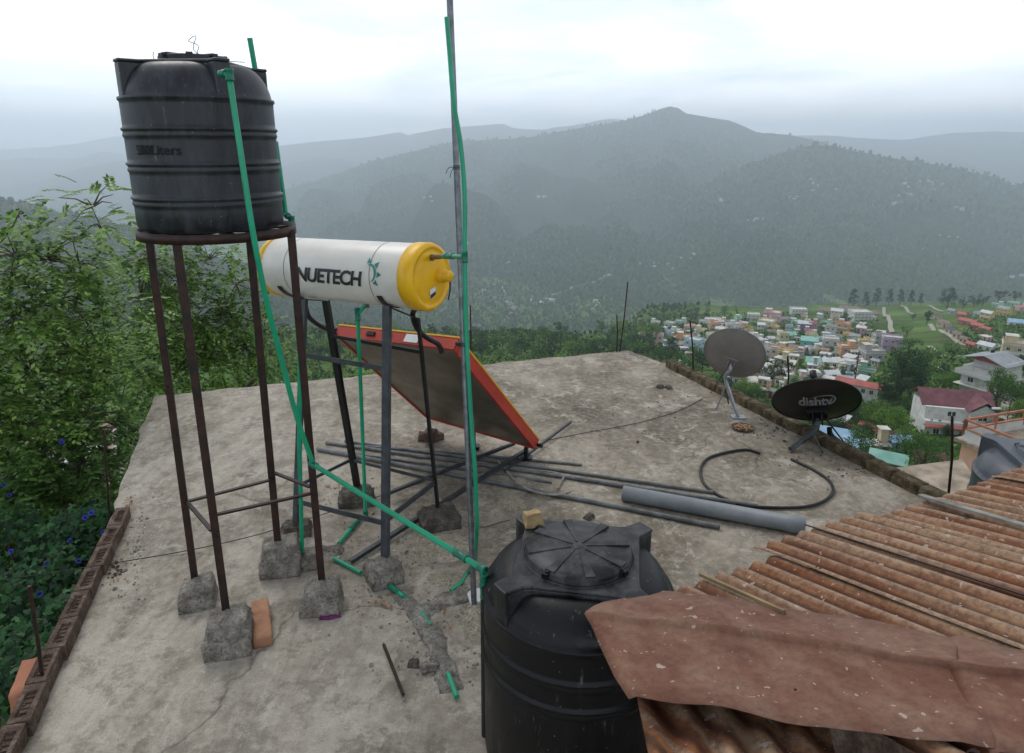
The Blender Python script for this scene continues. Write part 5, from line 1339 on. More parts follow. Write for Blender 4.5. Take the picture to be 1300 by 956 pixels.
for h_, u_, v_, c_, rf_, fl_, rm_ in HOUSES[::3]:
    if rf_ != 'flat' or not HOUSES: continue
    bb = h_.children[0].dimensions; top_ = max((h_.matrix_basis @ Vector(q)).z for q in h_.children[0].bound_box) + .28
    x_ = -bb.x * .28; q = h_.matrix_basis @ Vector((x_, bb.y * .22, 0)); m_ = MB(); m_.lathe([(.5, 0), (.52, .9), (.4, 1.1), (.2, 1.25), (.001, 1.27)], (q.x, q.y, top_), 12)
    tag(m_.build('roof_tank', M['tank2'] if rnd.random() < .7 else M['white'], origin=(q.x, q.y, top_)), 'tiny water tank standing on a town house roof', 'water tank', 'tiny water tanks on town roofs')
# ---- larger houses close by, each with its own features
def special(u, v, wpx, yaw):
    p = cast(u, v, [0]); t = (p - CAM).y * cp - (p - CAM).z * sp
    return p, wpx * t / F, -math.atan2(p.x, p.y) + math.radians(yaw)
def rescale(t, w, W0): t.scale = (w / W0,) * 3
SPEC = []
def finish(t, p, yaw, label):
    t.location = p; t.rotation_euler.z = yaw; tag(t, label, 'house')
# long white block with a red roof
p, w, yw = special(1090, 513, 56, -12)
t = house(p, w, w * .3, 2, 'white', 'gable', yw, 'apartment_block', 2.7, 6, 'roofred', 6, balcony=False); tag(t, 'long white two-storey block under a salmon red roof behind the black dish', 'house')
# white three-storey house
p, w_real, yw = special(1253, 503, 54, -28); w = 9.5
t = thing('villa', (0, 0, 0), None, 'house'); D_ = w * .8
mb = MB(); mb.box((0, 0, 2.2), (w, D_, 10.4)); mb.box((w * .06, D_ * .08, 8.55), (w * .82, D_ * .78, 2.3)); mb.build('wall', M['w_white'], t)
for z in (2.6, 5.3): 
    mb = MB(); mb.box((-.3, -.3, z), (w + 1.6, D_ + 1.6, .18)); mb.build('floor_slab', M['slab'], t)
mb = MB(); mb.box((-.3, -D_ / 2 - 1.05, 5.85), (w + 1.6, .08, .9)); mb.box((-w / 2 - 1.05, -.3, 5.85), (.08, D_ + 1.55, .9)); mb.build('terrace_rail', M['white'], t)
mb = MB(); W2, D2 = w / 2 + .7, D_ / 2 + .7
vs = [(-W2, -D2, 9.9), (W2, -D2, 9.3), (W2, D2, 9.3), (-W2, D2, 9.9)]
vs = [(-W2, -D2, 9.2), (0, -D2, 10.8), (W2, -D2, 9.2), (-W2, D2, 9.2), (0, D2, 10.8), (W2, D2, 9.2)]; vs += [(x, y, z + .15) for x, y, z in vs]
mb.add(vs, [(0, 1, 4, 3), (1, 2, 5, 4), (9, 10, 7, 6), (10, 11, 8, 7), (0, 6, 7, 1), (1, 7, 8, 2), (3, 4, 10, 9), (4, 5, 11, 10), (0, 3, 9, 6), (2, 8, 11, 5)]); mb.build('roof', M['roofgrey'], t)
mb = MB(); mb.add([(-W2 + .9, -D_ / 2 + .35, 9.25), (W2 - .9, -D_ / 2 + .35, 9.25), (0, -D_ / 2 + .35, 10.7), (-W2 + .9, -D_ / 2 + .45, 9.25), (W2 - .9, -D_ / 2 + .45, 9.25), (0, -D_ / 2 + .45, 10.7)], [(0, 1, 2), (5, 4, 3), (0, 3, 4, 1), (1, 4, 5, 2), (2, 5, 3, 0)]); mb.build('gable_panel', M['w_red'], t)
mb = MB(); mb.lathe([(.45, 0), (.45, .9), (.3, 1.1), (.001, 1.12)], (-w * .2, D_ * .3, 10.0), 14); mb.build('roof_tank', M['tank2'], t)
for x, z, s_ in ((-w * .22, 6.9, 1.2), (w * .0, 6.9, 1.1), (-w * .25, 4.1, 1.5), (-w * .05, 1.2, 1.2)): put('window', WME, t, (x, -D_ / 2 - (.0 if z < 5.4 else -.62), z), (s_, 1, 1.3))
for x, z in ((w * .3, 6.6), (w * .28, 3.8), (w * .25, 1.1)): put('door', DME, t, (x, -D_ / 2 + (.62 if z > 5.4 else 0), z), (1.0, 1, 2.0))
for y in (-D_ * .25, D_ * .2):
    for z in (1.2, 4.1): put('window', WME, t, (-w / 2, y, z), (1.3, 1, 1.2), -PI / 2)
rescale(t, w_real, w * 1.1); finish(t, p, yw, 'white three-storey house with grey sheet roof and red gable on the right ridge')
# maroon roofed villa
p, w_real, yw = special(1202, 541, 84, 20); w = 15
t = thing('villa', (0, 0, 0), None, 'house'); D_ = w * .75
mb = MB(); mb.box((w * .05, D_ * .1, 1.0), (w * .9, D_ * .8, 9.0)); mb.box((-w * .12, -D_ * .42, -.5), (w * .66, D_ * .42, 6.2)); mb.build('wall', M['w_white'], t)
def gable(mb, x0, x1, y0, y1, z, rh, axis, th_=.18):
    if axis == 'x': ym = (y0 + y1) / 2; A = [((x0, y0, z), (x1, y0, z), (x1, ym, z + rh), (x0, ym, z + rh)), ((x0, ym, z + rh), (x1, ym, z + rh), (x1, y1, z), (x0, y1, z))]
    else: xm = (x0 + x1) / 2; A = [((x0, y0, z), (xm, y0, z + rh), (xm, y1, z + rh), (x0, y1, z)), ((xm, y0, z + rh), (x1, y0, z), (x1, y1, z), (xm, y1, z + rh))]
    for q in A: mb.add(list(q) + [(x, y, zz + th_) for x, y, zz in q], [(3, 2, 1, 0), (4, 5, 6, 7), (0, 1, 5, 4), (1, 2, 6, 5), (2, 3, 7, 6), (3, 0, 4, 7)])
mb = MB(); gable(mb, -w * .44, w * .54, -D_ * .22, D_ * .6, 5.45, 2.6, 'x'); mb.build('roof', M['roofmaroon'], t)
mb = MB(); gable(mb, w * .12, w * .56, -D_ * .46, D_ * .3, 5.42, 2.3, 'y'); mb.build('wing_roof', M['roofmaroon'], t)
mb = MB(); mb.box((w * .34, -D_ * .36, 2.2), (w * .34, D_ * .14, 6.4)); mb.add([(w * .17, -D_ * .43, 5.4), (w * .51, -D_ * .43, 5.4), (w * .34, -D_ * .43, 7.1), (w * .17, -D_ * .4, 5.4), (w * .51, -D_ * .4, 5.4), (w * .34, -D_ * .4, 7.1)], [(0, 1, 2), (5, 4, 3), (0, 3, 4, 1), (1, 4, 5, 2), (2, 5, 3, 0)]); mb.build('wing_wall', M['w_white'], t)
mb = MB(); gable(mb, -w * .47, w * .2, -D_ * .72, -D_ * .60, 2.35, .5, 'x', .1); mb.build('porch_roof', M['roofred'], t)
mb = MB(); mb.box((-w * .12, -D_ * .42, 2.68), (w * .68, D_ * .44, .12)); mb.build('terrace', M['slab'], t)
mb = MB(); mb.box((-w * .12, -D_ * .63, 3.1), (w * .68, .1, .8)); mb.box((-w * .455, -D_ * .42, 3.1), (.1, D_ * .42, .8)); mb.build('terrace_rail', M['white'], t)
for i, x in enumerate((-.36, -.25, -.1, .05)):
    mb = MB(); mb.lathe([(.14, 0), (.2, .35), (.001, .35)], (w * x, -D_ * .55, 2.75), 10); leafquads(mb, Vector((w * x, -D_ * .55, 3.4)), 30, .13, .3)
    mb.build('potted_shrub', M['fol1'], t)
for x, y, z, s_ in ((-w * .05, -D_ * .3, 4.2, 1.9), (w * .32, -D_ * .43, 4.2, 1.9), (w * .26, -D_ * .43, 1.4, 1.3), (-w * .3, -D_ * .63, 1.2, 1.3)): put('window', WME, t, (x, y - .02, z), (s_, 1, 1.2))
put('door', DME, t, (w * .1, -D_ * .64, 1.1), (1.5, 1, 2.1)); put('door', DME, t, (-w * .12, -D_ * .63, 1.1), (1.2, 1, 2.1))
rescale(t, w_real, w); finish(t, p, yw, 'large white villa with a maroon tiled roof and a plant-lined terrace')
# gate house before it
# beige building with orange railings at the right edge, and the roof below it
O = V(1223, 553, 37.0); fdir = G(1300, 540, O.z) - O; yawb = math.radians(-12)
t = thing('terraced_house', (0, 0, 0), None, 'house'); X, Yd = 9, 24
mb = MB(); mb.box((X / 2, Yd / 2, -5.2), (X, Yd, 9.6)); mb.build('wall', M['w_peach'], t)
mb = MB(); mb.box((X / 2, Yd / 2, -.3), (X + .6, Yd + .6, .22)); mb.build('roof', M['terrace'], t)
for a, b in (((0, 0), (X, 0)), ((0, 0), (0, Yd)), ((0, Yd), (X, Yd))):
    mb = MB(); mb.beam((a[0], a[1], .12), (b[0], b[1], .12), .12, .62); mb.build('parapet', M['w_white'], t)
    mb = MB(); mb.beam((a[0], a[1], 1.0), (b[0], b[1], 1.0), .12, .12); mb.beam((a[0], a[1], .46), (b[0], b[1], .46), .16, .08)
    n_ = int((Vector(b) - Vector(a)).length / 2.4)
    for i in range(n_ + 1): q = Vector(a).lerp(Vector(b), i / n_); mb.box((q.x, q.y, .55), (.16, .16, .9))
    mb.build('railing', M['orange'], t)
mb = MB(); mb.box((X * .52, -3.2, -2.2), (X * .9, 6, .25)); mb.build('lower_roof', M['terrace'], t)
mb = MB(); mb.box((X * .52, -3.2, -6.2), (X * .86, 5.6, 7.8)); mb.build('lower_wall', M['w_peach'], t)
finish(t, O, yawb, 'peach house with an orange railed flat terrace at the right edge'); t.rotation_euler.z = math.atan2(-fdir.x, fdir.y)
# brown neighbouring flat roof just below the kerb
zb = -3.6; q = [G(1085, 600, zb), G(1222, 583, zb), G(1240, 612, zb), G(1240, 700, zb), G(1085, 700, zb)]
t = thing('neighbour_building', q[0], 'lower neighbouring building with a stained brown flat roof beside the kerb', 'building')
mb = MB(); mb.prism([(a.x, a.y) for a in q][::-1], zb - .2, zb); mb.build('roof', M['terrace'], t)
ce = sum(q, Vector()) / 5; mb = MB(); mb.prism([((a.x - ce.x) * .96 + ce.x, (a.y - ce.y) * .96 + ce.y) for a in q][::-1], -14, zb - .15); mb.build('wall', M['w_beige'], t)
mb = MB(); 
# white house glimpsed through the left trees
p = V(35, 650, 42); t = house(p, 6, 5, 1, 'white', 'flat', .5, 'house', 3, 5); tag(t, 'white house glimpsed low down through the leafy trees at the left', 'house')
p = V(95, 622, 46); t = house(p, 6, 6, 1, 'pale pink', 'flat', .3, 'house', 3, 5); tag(t, 'pale pinkish house almost hidden behind the left trees', 'house')
for u_, v0_, v1_, lb_ in ((1083, 500, 438, 'tall thin utility pole standing in the middle of the town'), (1276, 545, 500, 'utility pole beside the road near the right edge'), (1047, 470, 445, 'short utility pole in the town above the black dish'), (1006, 425, 405, 'utility pole near the top row of the town')):
    q_ = cast(u_, v0_, [0]); h_ = (q_ - CAM).y * cp / F * (v0_ - v1_); t = thing('utility_pole', q_, lb_, 'utility pole'); w_ = h_ * .008 + .05
    mb = MB(); mb.tube([q_, q_ + Vector((0, 0, h_))], w_, 7); mb.build('post', M['steel_grey'], t)
    mb = MB(); mb.box(q_ + Vector((0, 0, h_ * .93)), (h_ * .14, w_, w_)); mb.box(q_ + Vector((0, 0, h_ * .85)), (h_ * .1, w_, w_)); mb.build('cross_arm', M['steel_grey'], t)
# street lamp by the villa
pl_ = cast(1262, 552, [0]); t = thing('street_lamp', pl_, 'thin street lamp with a white head beside the road near the villa', 'street lamp')
hh = (pl_ - CAM).y * cp / F * 38
mb = MB(); mb.tube([pl_, pl_ + Vector((0, 0, hh)), pl_ + Vector((-hh * .06, 0, hh * 1.05))], .09, 8); mb.build('post', M['steel_grey'], t)
mb = MB(); mb.box(pl_ + Vector((-hh * .12, 0, hh * 1.05)), (1.3, .5, .25)); mb.build('lamp_head', M['white'], t)

# ---- tiny houses far away
tm = MB(); tm.box((0, 0, 1.2), (8, 6, 4.2)); tm.cur = 1; tm.add([(-4.5, -3.6, 3.2), (4.5, -3.6, 3.2), (4.5, 0, 5), (-4.5, 0, 5), (4.5, 3.6, 3.2), (-4.5, 3.6, 3.2)], [(0, 1, 2, 3), (3, 2, 4, 5)])
def spk(mat, rm):
    me = bpy.data.meshes.new('farmhouse'); me.from_pydata(tm.v, [], tm.f); me.materials.append(M[mat]); me.materials.append(M[rm]); me.polygons.foreach_set('material_index', tm.mi); return me
SPK = [spk('w_white', 'rooftin'), spk('w_cream', 'rooftin'), spk('w_white', 'roofblue'), spk('w_beige', 'roofbrown')]
cls = [(1160, 250, 14, 6, 9), (1175, 235, 22, 6, 12), (1225, 262, 14, 6, 9), (1140, 260, 10, 4, 5), (962, 280, 12, 1.5, 9), (830, 338, 25, 6, 8), (870, 330, 18, 5, 5), (680, 252, 15, 3, 4), (915, 255, 3, 2, 2), (990, 205, 30, 6, 4),
       (645, 330, 10, 5, 3), (684, 386, 10, 3, 9), (700, 382, 8, 2, 4), (752, 388, 8, 4, 3), (755, 383, 5, 3, 2), (625, 370, 20, 8, 6), (600, 415, 10, 6, 3), (1290, 350, 8, 4, 4), (772, 352, 3, 1, 2), (1040, 235, 25, 8, 4), (1210, 300, 30, 15, 4), (560, 250, 25, 10, 3), (600, 300, 30, 20, 3), (1000, 250, 25, 8, 4)]
for (cu, cv, su, sv, n_) in cls:
    for i in range(n_):
        p = cast(cu + rnd.gauss(0, su * .6), cv + rnd.gauss(0, sv * .6))
        if not p: continue
        o = bpy.data.objects.new('farmhouse', rnd.choice(SPK)); COL.objects.link(o); o.location = p + Vector((0, 0, 1.5)); o.rotation_euler.z = rnd.uniform(-1.5, 1.5)
        s_ = rnd.uniform(.8, 1.5) * (1.25 if p.y > 2500 else 1); o.scale = (s_, s_, s_)
        tag(o, 'tiny pale house dotted among the trees on the far mountainside', 'house', 'tiny houses dotted on the far mountainside')

# ---- woods as stuff
def blobs(name, n_, region, size, mat, label, only=None, flat=1.0):
    mb = MB(); c = 0; tr = 0
    while c < n_ and tr < n_ * 3:
        tr += 1; u, v = region(); p = cast(u, v, only)
        if not p or (p.y > 2300 and only != [0] and mn.noise(Vector((p.x * .0017, p.y * .0012, 4))) + .4 * mn.noise(p * .006) > .22): continue
        s_ = min(size, (p - CAM).length / F * 4) * rnd.uniform(.55, 1.25); a = rnd.random() * 6.28; h = s_ * rnd.uniform(.7, 1.25) * flat
        vs = []
        for zz, rr in ((.15, .7), (.6, .95), (1.0, .55)):
            for k in range(5):
                r_ = s_ * .5 * rr * rnd.uniform(.75, 1.2); vs.append(p + Vector((math.cos(a + k * 1.257) * r_, math.sin(a + k * 1.257) * r_, h * zz * rnd.uniform(.88, 1.1))))
        vs.append(p + Vector((0, 0, h * 1.15)))
        fs = [(r * 5 + k, r * 5 + (k + 1) % 5, r * 5 + 5 + (k + 1) % 5, r * 5 + 5 + k) for r in range(2) for k in range(5)] + [(10 + k, 10 + (k + 1) % 5, 15) for k in range(5)]
        mb.add(vs, fs); c += 1
    tag(mb.build(name, M[mat]), label, 'woods', kind='stuff')
def reg_m():
    u = rnd.uniform(-80, 1400); return u, rnd.uniform(140, 410)
M['wood1'] = m_leaf('distant tree crowns', '1f2f20', '35492d', '586a42', .0035, 0, 1)
M['scrub'] = m_leaf('hillside scrub', '263e1e', '456630', '6f9046', .05, 0, 1)
M['scrub'].node_tree.nodes['Principled BSDF'].inputs['Specular IOR Level'].default_value = 0
M['wood1'].node_tree.nodes['Principled BSDF'].inputs['Specular IOR Level'].default_value = 0
blobs('forest', 24000, reg_m, 15, 'wood1', 'dark woods covering the mountains across the valley', [1, 2, 3])
def reg_v(): return rnd.uniform(300, 900), rnd.uniform(345, 425)
blobs('valley_wood', 6000, reg_v, 13, 'wood1', 'dark trees scattered over the valley floor', [0])
def reg_n():
    while True:
        u, v = rnd.uniform(300, 1330), 398 + abs(rnd.gauss(0, 60)) * 1.3
        if 1112 < u < 1225 and v < 446 : continue
        if v < 640: return u, v
def blobs2():
    mb = MB()
    for i in range(9000):
        u, v = reg_n(); p = cast(u, v, [0])
        if not p or p.y < 15: continue
        hs_ = (p - CAM).length / F; s_ = min(2.6, hs_ * rnd.uniform(3, 8))
        for k in range(5):
            c = p + Vector((rnd.gauss(0, s_ * .4), rnd.gauss(0, s_ * .4), rnd.uniform(.1, .8) * s_))
            nrm_ = Vector((rnd.gauss(0, 1), rnd.gauss(0, 1), rnd.gauss(.7, .8))).normalized(); x = nrm_.orthogonal().normalized(); y = nrm_.cross(x); q = s_ * rnd.uniform(.2, .5)
            mb.add([c - x * q, c - y * q * .7, c + x * q, c + y * q * .8], [(0, 1, 2, 3)])
    tag(mb.build('undergrowth', M['scrub']), 'low green undergrowth between the houses on the hillside', 'undergrowth', kind='stuff')
blobs2()

# ---- labels for houses and trees
def zone(u, v):
    if u < 842: return 'at the left end of the town'
    if u < 962: return 'above the grey dish' if v < 436 else 'around the foot of the grey dish'
    if u < 1045:
        return 'topmost, right of the grey dish' if v < 424 else ('mid town right of the grey dish' if v < 458 else 'just above the black dish')
    if u < 1160:
        if v < 412: return 'topmost, left of the long path'
        if v < 452: return 'between hilltop houses and lilac house'
        if v < 500: return 'near the long red-roofed block'
        return 'right of the black dish'
    if v < 455: return 'in the rows on the right ridge'
    return 'around the maroon-roofed villa'
ORD = ['first', 'second', 'third', 'fourth', 'fifth', 'sixth', 'seventh', 'eighth', 'ninth', 'tenth', 'eleventh', 'twelfth', 'thirteenth', 'fourteenth', 'fifteenth', 'sixteenth', 'seventeenth', 'eighteenth', 'nineteenth', 'twentieth', 'twenty-first', 'twenty-second', 'twenty-third', 'twenty-fourth', 'twenty-fifth', 'twenty-sixth', 'twenty-seventh', 'twenty-eighth', 'twenty-ninth', 'thirtieth']
def rank_labels(items, tmpl):
    d = {}
    for it in items: d.setdefault((it[3], it[4]), []).append(it)
    for key, L in d.items():
        L.sort(key=lambda x: x[1])
        for i, it in enumerate(L):
            if len(L) == 1: lb = f'only {key[0]} {key[1]}'
            elif i == len(L) - 1: lb = f'rightmost {key[0]} {key[1]}'
            elif i == 0: lb = f'leftmost {key[0]} {key[1]}'
            else: lb = f'{ORD[min(i,29)]} {key[0]} from the left {key[1]}'
            it[0]['label'] = lb.replace('  ', ' ')
            it[0]['group'] = tmpl
RN = {'rooftin': 'tin-roofed', 'roofgrey': 'grey-roofed', 'roofbrown': 'brown-roofed', 'roofred': 'red-roofed', 'roofteal': 'teal-roofed', 'roofblue': 'blue-roofed', 'roofmaroon': 'maroon-roofed', 'roofdark': 'dark-roofed', 'slab': 'flat-roofed', None: 'flat-roofed'}
rank_labels([(h, u, v, f'{c} ' + ('flat-roofed' if r == 'flat' else RN.get(rm, 'pitched')) + ' house', zone(u, v)) for h, u, v, c, r, fl_, rm in HOUSES], 'houses of the town on the hillside')
def tzone(u, v):
    if u < 450: return 'beyond the far roof edge behind the heater'
    if u < 640: return 'beyond the roof edge near the leaning pole'
    if u < 720: return 'in the woods right of the leaning pole'
    if u < 806: return 'in the woods by the far roof corner'
    return zone(u, v)
rank_labels([(t, u, v, f'{ds}' + ('' if k == 'pine' else ' tree'), tzone(u, v)) for t, u, v, ds, k in TREES], 'trees on the town hillside')
for t, *_ in TREES: t['category'] = 'tree'

# ================================================================ NEAR TREES AT THE LEFT
def near_tree(label, base, clusters, mat, seed, leaf=.30, per=46, trunk_r=.11, nleaf=11, lw=.018, ll=.062):
    R_ = random.Random(seed); t = thing('leafy_tree', base, label, 'tree'); base = Vector(base)
    tr, V4 = MB(), []
    cents = [Vector(c[0]) for c in clusters]; top = sum(cents, Vector()) / len(cents)
    fork = base.lerp(Vector((top.x, top.y, top.z)), .5); fork = Vector((fork.x, fork.y, min(c.z for c in cents) - .5))
    mid = base.lerp(fork, .5) + Vector((R_.uniform(-.15, .15), R_.uniform(-.1, .1), 0))
    trp = smoothpts([base - Vector((0, 0, .4)), mid, fork], 5); tr.tube(trp, trunk_r, 9, radii=[trunk_r * (1.15 - .45 * i / (len(trp) - 1)) for i in range(len(trp))])
    nodes = [(fork, trunk_r * .7)]
    for c, r in sorted(clusters, key=lambda c: (Vector(c[0]) - fork).length):
        c = Vector(c)
        st, sr = min(nodes, key=lambda nd: (nd[0] - c).length + (.8 if nd[0].z > c.z else 0))
        m1 = st.lerp(c, .5) + Vector((R_.uniform(-.15, .15), R_.uniform(-.15, .15), .08)); br_ = max(.012, sr * .62)
        bp_ = smoothpts([st, m1, c], 5); tr.tube(bp_, br_, 7, radii=[sr * .8 + (br_ * .45 - sr * .8) * i / (len(bp_) - 1) for i in range(len(bp_))])
        nodes += [(m1, br_ * 1.1), (c, br_ * .6)]
        for k in range(int(per * (r / .5) ** 2)):
            d = Vector((R_.gauss(0, 1), R_.gauss(0, 1), R_.gauss(.1, .8))).normalized(); e = c + d * r * R_.uniform(.35, 1.05)
            if k % 2 == 0: tr.tube([c + d * r * .05, c.lerp(e, .5) + Vector((0, 0, .03)), e], .004, 4, False, radii=[.009, .006, .003])
            for q in range(3):
                # compound leaf
                ax = (d * .5 + Vector((R_.gauss(0, .7), R_.gauss(0, .7), R_.gauss(.05, .35)))).normalized(); L = leaf * R_.uniform(.6, 1.15)
                sd_ = ax.cross(Vector((0, 0, 1))); sd_ = sd_.normalized() if sd_.length > .1 else Vector((1, 0, 0)); nr_ = sd_.cross(ax)
                o_ = e + Vector((R_.gauss(0, .05), R_.gauss(0, .05), R_.gauss(0, .05)))
                nl = nleaf
                for j in range(nl):
                    if j == nl - 1: f_, s_ = 1, 0
                    else: f_ = .25 + .75 * (j // 2 + .5) / (nl // 2); s_ = 1 if j % 2 else -1
                    b_ = o_ + ax * L * f_ - Vector((0, 0, 1)) * L * .35 * f_ * f_
                    ld = (ax * (.75 if s_ else 1) + sd_ * s_ * .9 - Vector((0, 0, .25))).normalized(); sw = ld.cross(nr_).normalized()
                    l_ = ll * R_.uniform(.8, 1.25); w_ = lw * R_.uniform(.85, 1.2)
                    V4.append((b_, b_ + ld * l_ * .45 + sw * w_ - nr_ * .003, b_ + ld * l_ - nr_ * .006, b_ + ld * l_ * .45 - sw * w_ - nr_ * .003))
    tr.build('trunk', M['bark'], t)
    mb = MB()
    mb.v = [tuple(p) for q in V4 for p in q]; mb.f = [(4 * i, 4 * i + 1, 4 * i + 2, 4 * i + 3) for i in range(len(V4))]; mb.sm = [False] * len(V4); mb.mi = [0] * len(V4)
    mb.build('crown', M[mat], t); return t
def cl_(L): return [((V(u, v, Y)), r) for u, v, Y, r in L]
near_tree('leafy ash-like tree with a high twig crown left of the raised tank', (-5.2, 7.2, -7), cl_([(118, 262, 6.6, .26), (130, 292, 6.6, .18), (100, 335, 6.8, .36), (60, 330, 6.6, .34), (20, 325, 6.4, .34), (70, 380, 6.8, .45), (130, 400, 7.1, .45), (20, 400, 6.4, .45), (90, 450, 6.9, .5), (40, 470, 6.6, .5), (140, 460, 7.2, .42), (100, 300, 6.9, .2)]), 'leafA', 11)
near_tree('small-crowned tree whose bare twig fork shows at the left edge', (-5.9, 6.4, -7), cl_([(22, 275, 6, .14), (-40, 350, 6.2, .5), (-60, 440, 6.0, .6), (-30, 520, 5.9, .5), (20, 540, 6.2, .42), (-80, 300, 6.4, .4)]), 'leafA', 12)
near_tree('leafy tree behind the tank stand legs beyond the far roof edge', (-4.4, 10.5, -7), cl_([(190, 330, 8.8, .4), (230, 350, 9.2, .5), (265, 330, 9.4, .35), (290, 400, 9.6, .5), (240, 410, 9.4, .55), (310, 440, 9.8, .45), (200, 430, 8.9, .5), (270, 460, 9.5, .5), (225, 470, 9.2, .5), (180, 380, 8.6, .4), (325, 480, 10, .3), (160, 480, 8.2, .5), (300, 360, 9.8, .42), (210, 385, 9, .45), (265, 430, 9.5, .45), (335, 420, 10.2, .38), (180, 330, 8.6, .3), (335, 455, 10.4, .35)]), 'leafA', 13, per=46)
near_tree('darker leafy tree low at the left beside the roof corner', (-5.0, 6.0, -7), cl_([(110, 530, 6.8, .45), (60, 560, 6.4, .45), (150, 540, 7.2, .4), (105, 590, 6.4, .4), (40, 610, 6.1, .4), (140, 610, 6.2, .26), (10, 640, 5.9, .4), (80, 640, 6.1, .36), (-40, 600, 5.8, .5)]), 'leafB', 14)
near_tree('dark shaded tree at the lower left corner below the brick kerb', (-4.6, 4.6, -7), cl_([(20, 720, 5.2, .35), (-30, 700, 5.2, .45), (30, 800, 4.9, .35), (-20, 820, 4.8, .4), (40, 860, 4.7, .3), (0, 900, 4.6, .4)]), 'leafB', 15)
# taller bushes filling behind
for k, (u, v, Y, r, lb) in enumerate(((60, 620, 13, 2.6, 'dense bush in the gloom behind the left trees, left of the roof corner'), (170, 560, 15, 2.4, 'dense bush just beyond the far left roof corner'), (-60, 560, 14, 3, 'dense bush behind the trees at the very left edge'), (10, 760, 10, 2.2, 'dense bush far below the brick kerb at lower left'), (330, 520, 22, 2.6, 'dense bush beyond the roof edge behind the heater legs'))):
    c = V(u, v, Y); t = thing('bush', (c.x, c.y, -11), lb, 'bush'); mb = MB(); r2 = random.Random(k)
    for i in range(26):
        d = Vector((r2.gauss(0, 1), r2.gauss(0, 1), r2.gauss(0, 1))).normalized() * r2.random() ** .4 * r
        leafquads(mb, c + Vector((d.x, d.y, d.z * .8 - 1)), 170, .09, r * .3)
    mb.build('crown', M['leafB'], t); mb = MB(); mb.tube([(c.x, c.y, -11.3), c - Vector((0, 0, 2))], .15, 8); mb.build('trunk', M['bark'], t)
# flowering creeper over the outer edge
cre = thing('flowering_creeper', (-3.9, 4.6, -1.2), 'dark creeper with blue flowers climbing outside the brick kerb', 'creeper')
mb = MB(); R_ = random.Random(5); mb2 = MB()
spots = [(110, 680, 5.0, .26), (80, 700, 4.9, .3), (100, 740, 4.6, .3), (60, 760, 4.5, .3), (90, 790, 4.1, .22), (50, 820, 3.95, .24), (20, 780, 4.3, .32), (70, 840, 3.75, .2), (30, 870, 3.6, .26), (120, 665, 5.3, .2), (-10, 850, 3.9, .3), (10, 690, 5, .3)]
def heart(mb, c, n_, s_):
    x = n_.orthogonal().normalized(); a = R_.random() * 6.28; y = n_.cross(x); x, y = x * math.cos(a) + y * math.sin(a), y * math.cos(a) - x * math.sin(a)
    mb.add([c, c + x * s_ * .55 - y * s_ * .35, c + x * s_ * .6 + y * s_ * .2, c + y * s_ * .9 - n_ * s_ * .2, c - x * s_ * .6 + y * s_ * .2, c - x * s_ * .55 - y * s_ * .35], [(0, 1, 2, 3), (0, 3, 4, 5)])
for u, v, Y, r in spots:
    c = V(u, v, Y)
    for i in range(420):
        d = Vector((R_.gauss(0, 1), R_.gauss(0, 1), R_.gauss(0, 1))).normalized(); q = c + d * r * R_.uniform(.5, 1.1)
        heart(mb, q, (d * .5 + Vector((R_.gauss(.3, .4), R_.gauss(-.5, .4), R_.gauss(.8, .4)))).normalized(), R_.uniform(.03, .055))
    mb2.tube(smoothpts([(c.x - .1, c.y, -2.2), c - Vector((0, 0, r)), c], 4), .012, 6)
mb.build('leaves', M['vine'], cre); mb2.build('stem', M['bark'], cre)
for i, (u, v) in enumerate(((78, 561), (12, 629), (108, 657), (116, 651), (131, 676), (88, 686), (50, 754), (24, 823), (30, 845), (5, 616), (100, 712), (60, 715), (14, 700))):
    Y = {0: 6.0, 1: 5.3, 9: 5.4}.get(i, 4.95 - (v - 650) * .0062); c = V(u, v, Y); m_ = MB(); nn_ = (CAM - c).normalized() + Vector((R_.gauss(0, .3), 0, .4)); nn_.normalize()
    _q = R_.uniform(.45, .75); m_.lathe([(.004, -.03), (.008, -.01), (.02 * _q, .0), (.03 * _q, .006), (.034 * _q, .004)], c, 10, nn_); m_.cur = 0
    m_.build('flower', M['flower'], cre)

# ================================================================ CAMERA, LIGHT, AIR
cam = bpy.data.cameras.new('camera'); co = bpy.data.objects.new('camera', cam); COL.objects.link(co); scene.camera = co
co.location = CAM; co.rotation_euler = (math.radians(90) - PITCH, 0, 0)
cam.sensor_fit = 'HORIZONTAL'; cam.sensor_width = 36; cam.lens = 36 * F / 1300; cam.shift_y = -(478 - 433.5) / 1300; cam.clip_start = .05; cam.clip_end = 60000
sun = bpy.data.lights.new('sun', 'SUN'); sun.energy = 1.0; sun.angle = math.radians(25); sun.color = (1, .96, .9)
so = bpy.data.objects.new('sun', sun); COL.objects.link(so)
SE, SA = math.radians(52), math.radians(-35)     # azimuth from +Y towards +X
dirv = Vector((math.sin(SA) * math.cos(SE), math.cos(SA) * math.cos(SE), math.sin(SE)))
so.rotation_euler = (-dirv).to_track_quat('-Z', 'Y').to_euler()
w = bpy.data.worlds.new('World'); scene.world = w; w.use_nodes = True; nt = w.node_tree; bg = nt.nodes['Background']
sky = nt.nodes.new('ShaderNodeTexSky'); sky.sky_type = 'NISHITA'; sky.sun_disc = False; sky.sun_elevation = SE; sky.sun_rotation = SA; sky.altitude = 1600; sky.dust_density = 3
tc_ = nt.nodes.new('ShaderNodeTexCoord')
def wn(k): return nt.nodes.new(k)
sep = wn('ShaderNodeSeparateXYZ'); nt.links.new(tc_.outputs['Generated'], sep.inputs[0])
